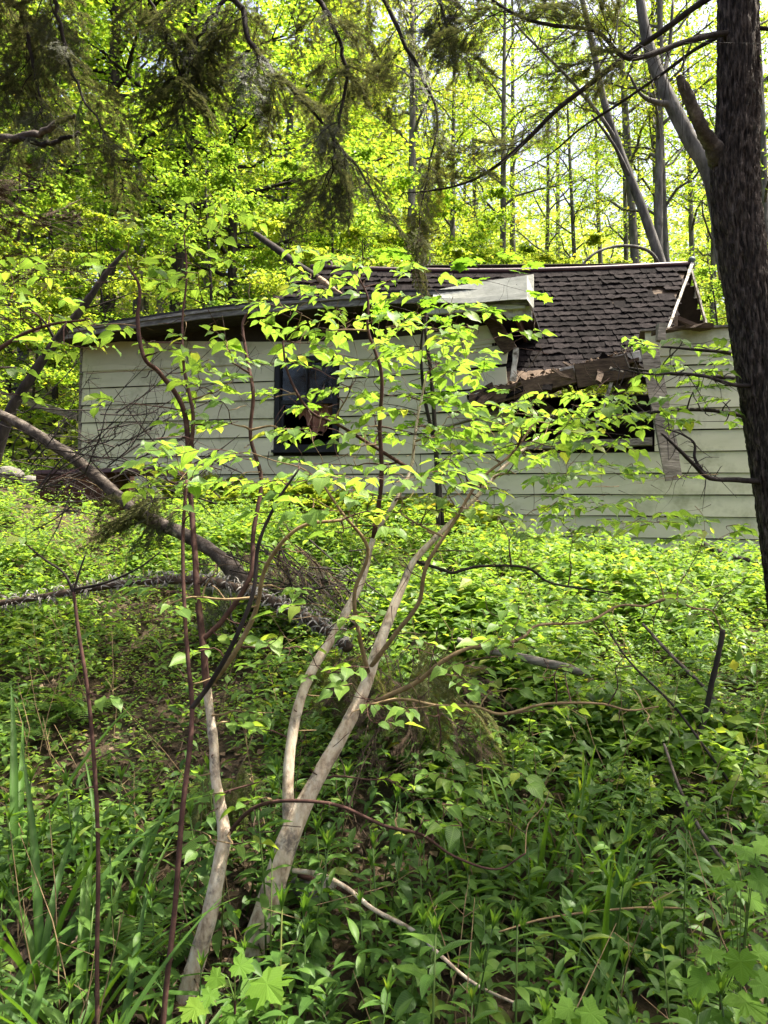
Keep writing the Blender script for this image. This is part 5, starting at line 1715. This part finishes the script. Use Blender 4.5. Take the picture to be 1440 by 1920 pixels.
for (px, py) in [(1165, 632), (1190, 640), (1170, 655), (1280, 640), (1300, 650), (1255, 670), (1330, 640), (1360, 650), (1290, 690), (1250, 695), (1230, 690), (1310, 700), (1340, 690), (1370, 700), (1275, 715), (1350, 715), (1310, 730), (1300, 735), (1345, 745), (1370, 750), (1220, 700), (1330, 675), (1380, 680),
                 (1290, 760), (1330, 780), (1360, 790), (1230, 770), (1200, 760), (1180, 745), (1150, 760), (1130, 745), (1110, 740), (1160, 780), (1210, 785), (1240, 790), (1190, 800), (1140, 800), (1100, 790), (1120, 815), (1080, 760), (1060, 780), (1170, 815), (1150, 830), (1270, 785), (1310, 790), (1090, 815), (1050, 810), (1080, 735), (1040, 740), (1390, 630), (1430, 190), (1425, 230)]:
    if px > 1420: continue
    p = at(px, py, rr_.uniform(4.2, 4.75)); d = s4.twig_to(p, 'bark_dark'); s4.cluster(p, rr_.choice((5, 6, 7)), .085, .25, d)
s4.finish()

# maple sapling standing close before the wall
s5 = Bush('maple_sapling', tuple(at(822, 960, 7.6)), 'slender dark double-stemmed maple sapling standing before the wall beside the window', 'sapling')
s5.stem([(822, 985, 7.6, 5), (820, 900, 7.6, 5), (815, 800, 7.6, 4.4), (808, 700, 7.6, 4), (798, 620, 7.6, 3.4), (800, 540, 7.6, 2.6), (790, 480, 7.6, 2)], 'bark_dark', 7)
s5.stem([(830, 985, 7.65, 4), (818, 850, 7.65, 4), (795, 740, 7.65, 3.6), (790, 650, 7.65, 3), (800, 580, 7.65, 2)], 'bark_dark', 7)
for k in range(64):
    px = rr_.gauss(825, 62); py = rr_.uniform(455, 880)
    p = at(px, py, rr_.uniform(7.1, 8.1)); d = s5.twig_to(p, 'bark_dark'); s5.cluster(p, rr_.choice((3, 4, 4)), .125, .35, d)
s5.finish(MAPLE_MESH, MAPLE_T, 300, 'leaf_maple')

# maple seedlings in the front
SEEDS = [('maple_seedling', 'maple seedling with large lobed leaves before the thick shrub foot', 1.75, [(455, 1812, 66), (402, 1838, 62), (505, 1850, 112), (362, 1893, 76), (432, 1905, 66), (478, 1880, 60), (392, 1870, 50)]),
         ('maple_seedling', 'large bright maple leaves at the bottom corner below the big trunk', 1.9, [(1390, 1812, 86), (1335, 1790, 74), (1312, 1845, 84), (1405, 1885, 112), (1352, 1905, 70), (1290, 1915, 74), (1440, 1850, 90), (1360, 1840, 60), (1428, 1790, 60)]),
         ('maple_seedling', 'pale maple leaf spray at the edge under the big trunk', 2.2, [(1402, 1600, 92), (1430, 1655, 84), (1350, 1640, 56), (1440, 1590, 80), (1415, 1690, 70), (1380, 1660, 50)]),
         ('maple_seedling', 'small maple seedling cut by the bottom edge between herbs', 1.8, [(1062, 1893, 76), (1115, 1905, 92), (1030, 1910, 64), (1085, 1925, 70)])]
for nm, lab, Y, lst in SEEDS:
    base = at(sum(l[0] for l in lst) / len(lst), 1915, Y)
    gzz = gz(base.x, base.y)
    t = thing(nm, (base.x, base.y, gzz), lab, 'seedling')
    hub = Vector((base.x, base.y + .05, 0)); hub.z = min(at(lst[0][0], min(l[1] for l in lst) + 60, Y).z, at(720, 1900, Y).z)
    st = MB(); tube(st, [Vector((base.x, base.y + .05, gzz)), hub], [.004, .003], 5)
    part('stem', st, M['stem_red'], t)
    for i, (px, py, s_) in enumerate(lst):
        sz = s_ / 1440 * Y * .62
        c = at(px, py, Y + rr_.uniform(-.06, .06))
        d = Vector((c.x - hub.x + rr_.uniform(-.03, .03), rr_.uniform(-.08, .02), rr_.uniform(-.05, .0))).normalized() + Vector((0, -.25, -.1))
        n_ = Vector((rr_.uniform(-.3, .3), -.45 + rr_.uniform(-.2, .2), 1))
        b = c - d.normalized() * sz * .4
        lf = link('leaf', MAPLE_MESH[i % 4], t, leaf_matrix(b, d, n_, sz))
        pt = MB(); tube(pt, [hub, hub.lerp(b, .5) + Vector((0, 0, .02)), b], [.0018, .0015, .0012], 4, cap=False)
        part('petiole', pt, M['gstem'], t)

# ================================================================== GROUND PLANTS
def vis_x(Y, a=-40, b=1480):
    return (a - 720) / 1440 * Y, (b - 720) / 1440 * Y


# --- upright leafy herbs: six built with parts, then copied
LM = []
for k, (dr, fo, w_) in enumerate(((.7, .4, 1.0), (1.2, .3, 1.15), (1.7, .25, .95), (.4, .6, 1.0))):
    tp = strip_leaf([a * w_ * 1.2 for a in LANCE], dr, fo, .12, .04 * (-1) ** k)
    m2 = MB(); m2.add(*tp[:3], tp[3]) if False else m2.add(tp[0], tp[1], tp[2], tp[3])
    LM.append((tp, m2.mesh('leaf', M['leaf_herb'], True)))
tpS = strip_leaf([a * .8 for a in LANCE], .25, .7, .1)
m2 = MB(); m2.add(tpS[0], tpS[1], tpS[2], tpS[3]); SHOOT = m2.mesh('shoot_leaf', M['leaf_herb_top'], True)
OVM = []
for k in range(3):
    tp = strip_leaf([a * (.8 + .15 * k) for a in OVATE], .8 + .3 * k, .3, .15)
    m2 = MB(); m2.add(tp[0], tp[1], tp[2], tp[3]); OVM.append(m2.mesh('leaf', M['leaf_herb'], True))
HERB = []
for v in range(6):
    r2 = random.Random(200 + v)
    H = r2.uniform(.34, .58)
    lean = Vector((r2.uniform(-.15, .15), r2.uniform(-.15, .15), 1)) * H
    st = MB(); tube(st, [Vector((0, 0, -.03)), lean * .5 + Vector((.01, 0, 0)), lean], [.0035, .003, .002], 5)
    spec = [('stem', st.mesh('stem', M['gstem'], True), Matrix.Identity(4))]
    nlv = 13
    for i in range(nlv):
        f = .18 + .74 * i / (nlv - 1)
        a = i * 2.3 + r2.uniform(-.3, .3)
        el = -.15 + .75 * f + r2.uniform(-.15, .15)
        d = Vector((math.cos(a) * math.cos(el), math.sin(a) * math.cos(el), math.sin(el)))
        sz = (.138 - .04 * f) * r2.uniform(.6, 1.15) * (1 if v < 4 else .68)
        if r2.random() < .12: continue
        spec.append(('leaf', (LM[r2.randrange(4)][1] if v < 4 else OVM[r2.randrange(3)]), leaf_matrix(lean * f, d, Vector((0, 0, 1)) + Vector((r2.gauss(0, .2), r2.gauss(0, .2), 0)) - d * .2, sz)))
    for i in range(6):
        a = i * 1.05
        d = Vector((math.cos(a) * .24, math.sin(a) * .24, 1))
        spec.append(('shoot_leaf', SHOOT, leaf_matrix(lean * .97, d, Vector((-math.cos(a), -math.sin(a), .3)), r2.uniform(.05, .085))))
    HERB.append(spec)

hp_ = []
r3 = random.Random(77)
tries = 0
while len(hp_) < 100 and tries < 6000:
    tries += 1
    Y = r3.uniform(1.72, 3.3)
    px = r3.uniform(-10, 1450)
    if px < 380 and r3.random() < .82: continue
    if px > 950 and r3.random() < .5: continue
    x = (px - 720) / 1440 * Y
    if any((x - a) ** 2 + (Y - b) ** 2 < .115 ** 2 for a, b, c in hp_): continue
    hp_.append((x, Y, px))
hp_.sort(key=lambda a: a[1])
rows4 = [hp_[i * 20:(i + 1) * 20] for i in range(5)]
rown = ['front row along the bottom edge', 'second row from the front', 'middle row round the shrub feet', 'fourth row from the front', 'rearmost row at the bank foot']
for ri, row in enumerate(rows4):
    for k, (x, Y, px) in enumerate(sorted(row, key=lambda a: a[2])):
        spec = HERB[r3.randrange(6)]
        t = thing('leafy_herb', (x, Y, gz(x, Y)), f'upright leafy green herb, {ORD[k]} from the left in the {rown[ri]}', 'herb', 'leafy herbs under the shrub')
        del t['_off']; OFFS.remove(t)
        s_ = r3.uniform(.8, 1.2)
        t.scale = (s_, s_, s_ * r3.uniform(.9, 1.15)); t.rotation_euler = (r3.gauss(0, .08), r3.gauss(0, .08), r3.uniform(0, 6.28))
        for nm, me, Mx in spec:
            link(nm, me, t, Mx)

# the same herbs further back and in between, too many to tell apart
ug = MB()
tpl_all = [a[0] for a in LM]
for k in range(860):
    Y = r3.uniform(1.6, 4.4)
    px = r3.uniform(-40, 1480)
    if px < 450 and r3.random() < .75: continue
    if r3.random() < .25: continue
    x = (px - 720) / 1440 * Y; z = gz(x, Y); H = r3.uniform(.16, .42)
    n = 11
    a = np.arange(n) * 2.3 + r3.uniform(0, 6); f = np.linspace(.2, 1, n)
    el = -.1 + .8 * f + rng.normal(0, .15, n)
    D = np.stack([np.cos(a) * np.cos(el), np.sin(a) * np.cos(el), np.sin(el)], -1)
    P_ = np.stack([np.full(n, x), np.full(n, Y), z + H * f], -1)
    scatter(ug, tpl_all[k % 4], P_, D, np.tile([0, 0, 1.0], (n, 1)) - D * .2 + rng.normal(0, .2, (n, 3)), rng.uniform(.055, .11, n))
tag(ug.build('undergrowth', M['leaf_herb'], smooth=True), 'mass of low green herbs filling the shaded foot of the bank', kind='stuff')

# --- daylily clumps: blades are parts
BL = []
for k in range(7):
    dr = (.9, 1.3, 1.7, 2.1, .6, 2.5, 1.5)[k]
    prof = [.016, .019, .020, .020, .019, .017, .014, .010, .006, .001]
    tp = strip_leaf(prof, dr, .7, .0, .05 * (-1) ** k)
    m2 = MB(); m2.add(tp[0], tp[1], tp[2], tp[3]); BL.append(m2.mesh('blade', M['leaf_blade'], True))
LILY = [(40, 1400, 3.1, .75), (95, 1620, 2.6, .7), (30, 1800, 2.0, .7), (120, 1840, 1.95, .65), (215, 1790, 2.1, .6), (300, 1820, 2.1, .6), (255, 1560, 2.9, .55), (160, 1700, 2.4, .6), (60, 1905, 1.7, .6), (270, 1905, 1.75, .5), (200, 1480, 3.2, .5),
        (1060, 1640, 2.9, .6), (1000, 1560, 3.1, .55), (1120, 1700, 2.6, .6), (1180, 1650, 2.8, .6), (1240, 1690, 2.6, .55), (880, 1560, 3.1, .5), (950, 1480, 3.4, .5), (1030, 1490, 3.4, .55), (1230, 1800, 2.2, .55), (1060, 1820, 2.15, .5), (1150, 1580, 3.1, .5), (760, 1600, 2.95, .5),
        (1090, 1440, 3.5, .45), (560, 1780, 2.3, .45), (700, 1850, 2.0, .45)]
LL = ['tall arching clump at the left edge above the fern', 'clump between the left edge and the straight dark stem', 'big clump in the lower left corner, rear', 'arching clump beside the straight dark stem at lower left', 'clump just past the straight dark stem', 'clump before the slanting dark stem',
      'clump behind the straight dark stem up the bank', 'clump on bare litter left of the straight dark stem', 'clump cut by the bottom left corner', 'clump cut by the bottom edge between the two dark stems', 'small clump high on the litter bank',
      'tall clump in the middle of the right-hand herbs', 'clump up the bank behind the tall right-hand one', 'clump just before the tall right-hand one', 'clump right of the tall one', 'clump nearest the thin grey pole', 'clump above the pale leaf spray', 'shaded clump under the rotten hollow', 'shaded clump beside the rotten hollow', 'clump beside the corner maple leaves', 'low clump before the pale arching twig',
      'shaded clump between the poles and the hollow', 'small clump behind the thick stem fork', 'highest shaded clump on the right bank', 'small clump beside the thick shrub foot', 'small clump at the bottom centre']
for (px, py, Y, L), lab in zip(LILY, LL):
    x = (px - 720) / 1440 * Y
    t = thing('daylily', (x, Y, gz(x, Y) - .02), 'daylily ' + lab, 'daylily', 'daylily clumps')
    del t['_off']; OFFS.remove(t)
    L *= 1.2 if px < 500 else 1.05
    for i in range(r3.randint(11, 16)):
        a = r3.uniform(0, 6.28); k = r3.randrange(7)
        el = r3.uniform(.9, 1.4) if px < 500 else r3.uniform(1.15, 1.5)
        d = Vector((math.cos(a) * math.cos(el), math.sin(a) * math.cos(el), math.sin(el)))
        Mx = leaf_matrix(Vector((math.cos(a), math.sin(a), 0)) * r3.uniform(0, .04), d, Vector((-math.cos(a) * math.sin(el), -math.sin(a) * math.sin(el), math.cos(el))), L * r3.uniform(.65, 1.15))
        link('blade', BL[k], t, Mx)

# --- ferns
def frond_arrays(seed, npair=17, droop=1.0):
    r2 = random.Random(seed)
    P, D, Nn, S = [], [], [], []
    for i in range(npair):
        f = .1 + .9 * i / npair
        a = droop * f
        p = (math.sin(a) / droop, 0, -(1 - math.cos(a)) / droop)
        for s in (-1, 1):
            P.append(p); D.append((.35 * math.cos(a), s, -.25)); Nn.append((math.sin(a), 0, math.cos(a)))
            S.append(.27 * math.sin(math.pi * (f ** .75)) * r2.uniform(.85, 1.1) + .015)
    return np.array(P), np.array(D), np.array(Nn), np.array(S)


PINNA = T([(0, 0, 0), (.3, .11, .02), (.6, .09, .0), (1, 0, -.1), (.6, -.09, 0), (.3, -.11, .02)], [(0, 5, 2, 1)] if False else [], [(0, 5, 1), (5, 4, 1), (4, 2, 1), (4, 3, 2)])
FROND = []
for k in range(3):
    m2 = MB(); scatter(m2, PINNA, *frond_arrays(k, 17, .8 + .4 * k))
    tube(m2, [Vector((math.sin((.8 + .4 * k) * f) / (.8 + .4 * k), 0, -(1 - math.cos((.8 + .4 * k) * f)) / (.8 + .4 * k) - .004)) for f in np.linspace(0, 1, 8)], np.linspace(.008, .002, 8), 4, cap=False)
    FROND.append(m2.mesh('frond', M['leaf_fern']))
FERN = [(12, 1560, 2.5, .34, 'bright fern at the left edge beside the daylilies'), (5, 1640, 2.3, .3, 'smaller bright fern at the left edge below the other'), (270, 1590, 2.9, .32, 'fern on the litter between the two dark stems'), (310, 1620, 2.7, .26, 'small fern behind the slanting dark stem'),
        (60, 1250, 4.2, .35, 'shaded fern below the shaggy dead branch at the left'), (160, 1200, 4.4, .35, 'fern under the shaggy dead branch'), (20, 1180, 4.5, .4, 'fern under the arch of the shaggy branch at the edge'), (1340, 1420, 3.9, .3, 'fern among shaded leaves near the crooked stake'), (1290, 1560, 3.2, .25, 'fern beside the thin grey pole')]
for (px, py, Y, L, lab) in FERN:
    x = (px - 720) / 1440 * Y
    t = thing('fern', (x, Y, gz(x, Y)), lab, 'fern', 'ferns on the bank')
    del t['_off']; OFFS.remove(t)
    for i in range(6):
        a = i * 1.05 + r3.uniform(-.3, .3); el = r3.uniform(.5, 1.1)
        d = Vector((math.cos(a) * math.cos(el), math.sin(a) * math.cos(el), math.sin(el)))
        link('frond', FROND[i % 3], t, leaf_matrix(Vector((0, 0, .02)), d, Vector((-math.cos(a), -math.sin(a), 1.5)), L * r3.uniform(.8, 1.2)))
# yellowing ferns massed along the wall foot
of = MB()
for k in range(150):
    u = r3.uniform(2.2, 6.6)
    p = Hs(u, -r3.uniform(.12, 1.1), 0); z = gz(p.x, p.y)
    for i in range(4):
        a = r3.uniform(0, 6.28); el = r3.uniform(.8, 1.4); L = r3.uniform(.45, .8)
        d = Vector((math.cos(a) * math.cos(el), math.sin(a) * math.cos(el), math.sin(el)))
        Mx = np.array(leaf_matrix((p.x, p.y, z), d, Vector((-math.cos(a), -math.sin(a), .6)), L).to_3x3())
        P_, D_, N2, S_ = frond_arrays(k, 11, 1.0)
        scatter(of, LEAF2, P_ @ Mx.T + np.array([p.x, p.y, z]), D_ @ Mx.T, N2 @ Mx.T, S_ * L)
tag(of.build('fern_bed', M['leaf_fernold']), 'yellowing ferns massed along the foot of the house wall', kind='stuff')

# --- leafy ground cover over the bank
gc = MB()
N0 = 11500
Y = 3.2 + 9.0 * rng.random(N0) ** .85
px = rng.uniform(-60, 1500, N0)
x = (px - 720) / 1440 * Y
wy = HA.y + (x - HA.x) / HU.x * HU.y
keep = (Y < wy - .12) | (x < HA.x - .1)
keep &= ~((px < 330) & (Y > 8.2) & (Y < 11) & (rng.random(N0) < .8))
# thinner over the littered bank on the left and in the rotten hollow
bare = ((Y < 5.2) & (px < 720) & (rng.random(N0) < .2)) | ((np.hypot((px - 900) / 90, (Y - 4.35) / .35) < 1)) | ((Y < 4.7) & (px < 950) & (rng.random(N0) < .2))
keep &= ~bare
keep &= ~((Y < 4.0) & (px > 640) & (rng.random(N0) < .7))
pg_ = np.sin(x * 1.7 + 1) * np.cos(Y * 1.3) + .6 * np.sin(x * 3.9 + Y * 2.1) + .4 * np.sin(x * .8 - Y * 3.1)
keep &= ~((pg_ < -.75) & (Y > 5.6) & (rng.random(N0) < .6))
x, Y, px = x[keep], Y[keep], px[keep]
z = ground(x, Y)
n = len(x)
patch = np.sin(x * 1.7 + 1) * np.cos(Y * 1.3) + .6 * np.sin(x * 3.9 + Y * 2.1) + .4 * np.sin(x * .8 - Y * 3.1)
wd = np.clip(1 - (wy[keep] - Y) / 1.2, 0, 1)
H = rng.uniform(.10, .34, n) * (1 + .35 * patch) * (1 - .55 * wd * (x > .5))
H = np.maximum(H, .06) * np.where((Y < 4.6) & (px < 700), .6, 1.0)
SZ = np.clip(1 + .38 * np.roll(patch, 0) + rng.normal(0, .15, n), .5, 1.7)
for tier, (f, cnt, sz) in enumerate(((.45, 4, .085), (.72, 5, .085), (1.0, 4, .066))):
    for c in range(cnt):
        a = rng.uniform(0, 6.28, n)
        r0_ = rng.uniform(.005, .06, n) * (1.3 - f)
        P_ = np.stack([x + np.cos(a) * r0_, Y + np.sin(a) * r0_, z + H * f + rng.normal(0, .015, n)], -1)
        D = np.stack([np.cos(a), np.sin(a), rng.uniform(-.35, .2, n)], -1)
        N2 = np.tile([0, 0, 1.0], (n, 1)) + rng.normal(0, .28, (n, 3))
        scatter(gc, LEAF4, P_, D, N2, rng.uniform(.6, 1.3, n) * sz * SZ * np.where((px < 720) & (Y < 5.4), .6, np.where(px < 450, .72, 1.0)))
tag(gc.build('ground_cover', M['leaf_cover']), 'sunlit carpet of small bright leaves over the bank below the house', kind='stuff')

# taller mixed weeds rising in patches out of the cover
wv = MB()
for k in range(620):
    Y_ = 4.0 + 6.5 * r3.random(); px_ = r3.uniform(-40, 1480); x_ = (px_ - 720) / 1440 * Y_
    if Y_ > HA.y + (x_ - HA.x) / HU.x * HU.y - .3: continue
    if px_ < 330 and Y_ > 8: continue
    pt_ = math.sin(x_ * 2.3 + 2) * math.cos(Y_ * 1.9) + .5 * math.sin(x_ * 5 - Y_ * 3)
    if pt_ < r3.uniform(-.9, .7): continue
    z_ = gz(x_, Y_); H_ = r3.uniform(.28, .58); nl = r3.randint(9, 15)
    ang = np.arange(nl) * 2.3 + r3.uniform(0, 6); f = np.linspace(.25, 1, nl); el = -.1 + .85 * f + rng.normal(0, .2, nl)
    D = np.stack([np.cos(ang) * np.cos(el), np.sin(ang) * np.cos(el), np.sin(el)], -1)
    lx, ly = r3.gauss(0, .06), r3.gauss(0, .06)
    P_ = np.stack([x_ + lx * f, Y_ + ly * f, z_ + H_ * f], -1)
    kind_ = k % 5
    tpl_ = tpl_all[k % 4] if kind_ < 3 else LEAF4
    scatter(wv, tpl_, P_, D, np.tile([0, 0, 1.0], (nl, 1)) - D * .2 + rng.normal(0, .25, (nl, 3)), rng.uniform(.06, .13, nl) * (1 if kind_ < 3 else .8))
tag(wv.build('tall_weeds', M['leaf_fern']), 'taller mixed weeds rising in patches out of the bank', kind='stuff')

# --- dry litter and twigs on the soil
lt = MB()
n = 9000
Y = 1.6 + 6.5 * rng.random(n) ** 1.2; px = np.where(rng.random(n) < .55, rng.uniform(-40, 560, n), rng.uniform(-40, 1480, n)); x = (px - 720) / 1440 * Y
P_ = np.stack([x, Y, ground(x, Y) + rng.uniform(.004, .03, n)], -1)
scatter(lt, LEAF2, P_, unit(n) * (1, 1, .35), np.tile([0, 0, 1.0], (n, 1)) + rng.normal(0, .5, (n, 3)), rng.uniform(.025, .062, n))
tag(lt.build('leaf_litter', M['litter']), 'dry brown leaf litter scattered over the bank', kind='stuff')
tl = MB()
for k in range(420):
    Y_ = r3.uniform(2, 6); px_ = r3.choice((r3.uniform(-20, 700), r3.uniform(-20, 1460))); x_ = (px_ - 720) / 1440 * Y_
    a = r3.uniform(0, 3.14); L = r3.uniform(.08, .4)
    p0 = Vector((x_, Y_, gz(x_, Y_) + .01)); p1 = p0 + Vector((math.cos(a) * L, math.sin(a) * L, 0)); p1.z = gz(p1.x, p1.y) + r3.uniform(.01, .12)
    tube(tl, [p0, p0.lerp(p1, .5) + Vector((r3.gauss(0, .02), r3.gauss(0, .02), .02)), p1], [.003, .003, .0015], 4, cap=False)
tag(tl.build('fallen_twigs', M['twig_dead']), 'small dead twigs strewn over the leaf litter', kind='stuff')
# dead needles in the hollow
hn = MB()
n = 1800
hx = np.array([tuple(at(rng.normal(890, 55), rng.normal(1330, 40), rng.uniform(4.0, 4.6))) for _ in range(n)])
hx[:, 2] = ground(hx[:, 0], hx[:, 1]) + rng.uniform(.0, .08, n)
scatter(hn, NEEDLE, hx, unit(n) * (1, 1, .4), unit(n), rng.uniform(.02, .07, n))
tag(hn.build('dead_needles', M['needle_dead']), 'rusty dead needles in the dark hollow in the bank', kind='stuff')
# tan dead stalks standing and leaning through the growth
ds = MB()
for k in range(260):
    Y_ = r3.uniform(2.0, 7.5); px_ = r3.uniform(-20, 1460); x_ = (px_ - 720) / 1440 * Y_
    L = r3.uniform(.25, .7); p0 = Vector((x_, Y_, gz(x_, Y_)))
    d = Vector((r3.gauss(0, .45), r3.gauss(0, .3), 1)).normalized()
    p1 = p0 + d * L; md = p0.lerp(p1, .55) + Vector((r3.gauss(0, .03), r3.gauss(0, .03), 0))
    tube(ds, [p0, md, p1], [.0026, .002, .001], 4, cap=False)
    for q in range(r3.randint(0, 3)):
        b_ = md.lerp(p1, r3.random()); tube(ds, [b_, b_ + Vector((r3.gauss(0, .06), r3.gauss(0, .05), r3.uniform(.0, .1)))], [.0013, .0007], 3, cap=False)
tag(ds.build('dead_stalks', M['twig_tan']), 'thin tan dead stalks standing through the growth', kind='stuff')
for o in OFFS:
    if "_off" in o: del o["_off"]
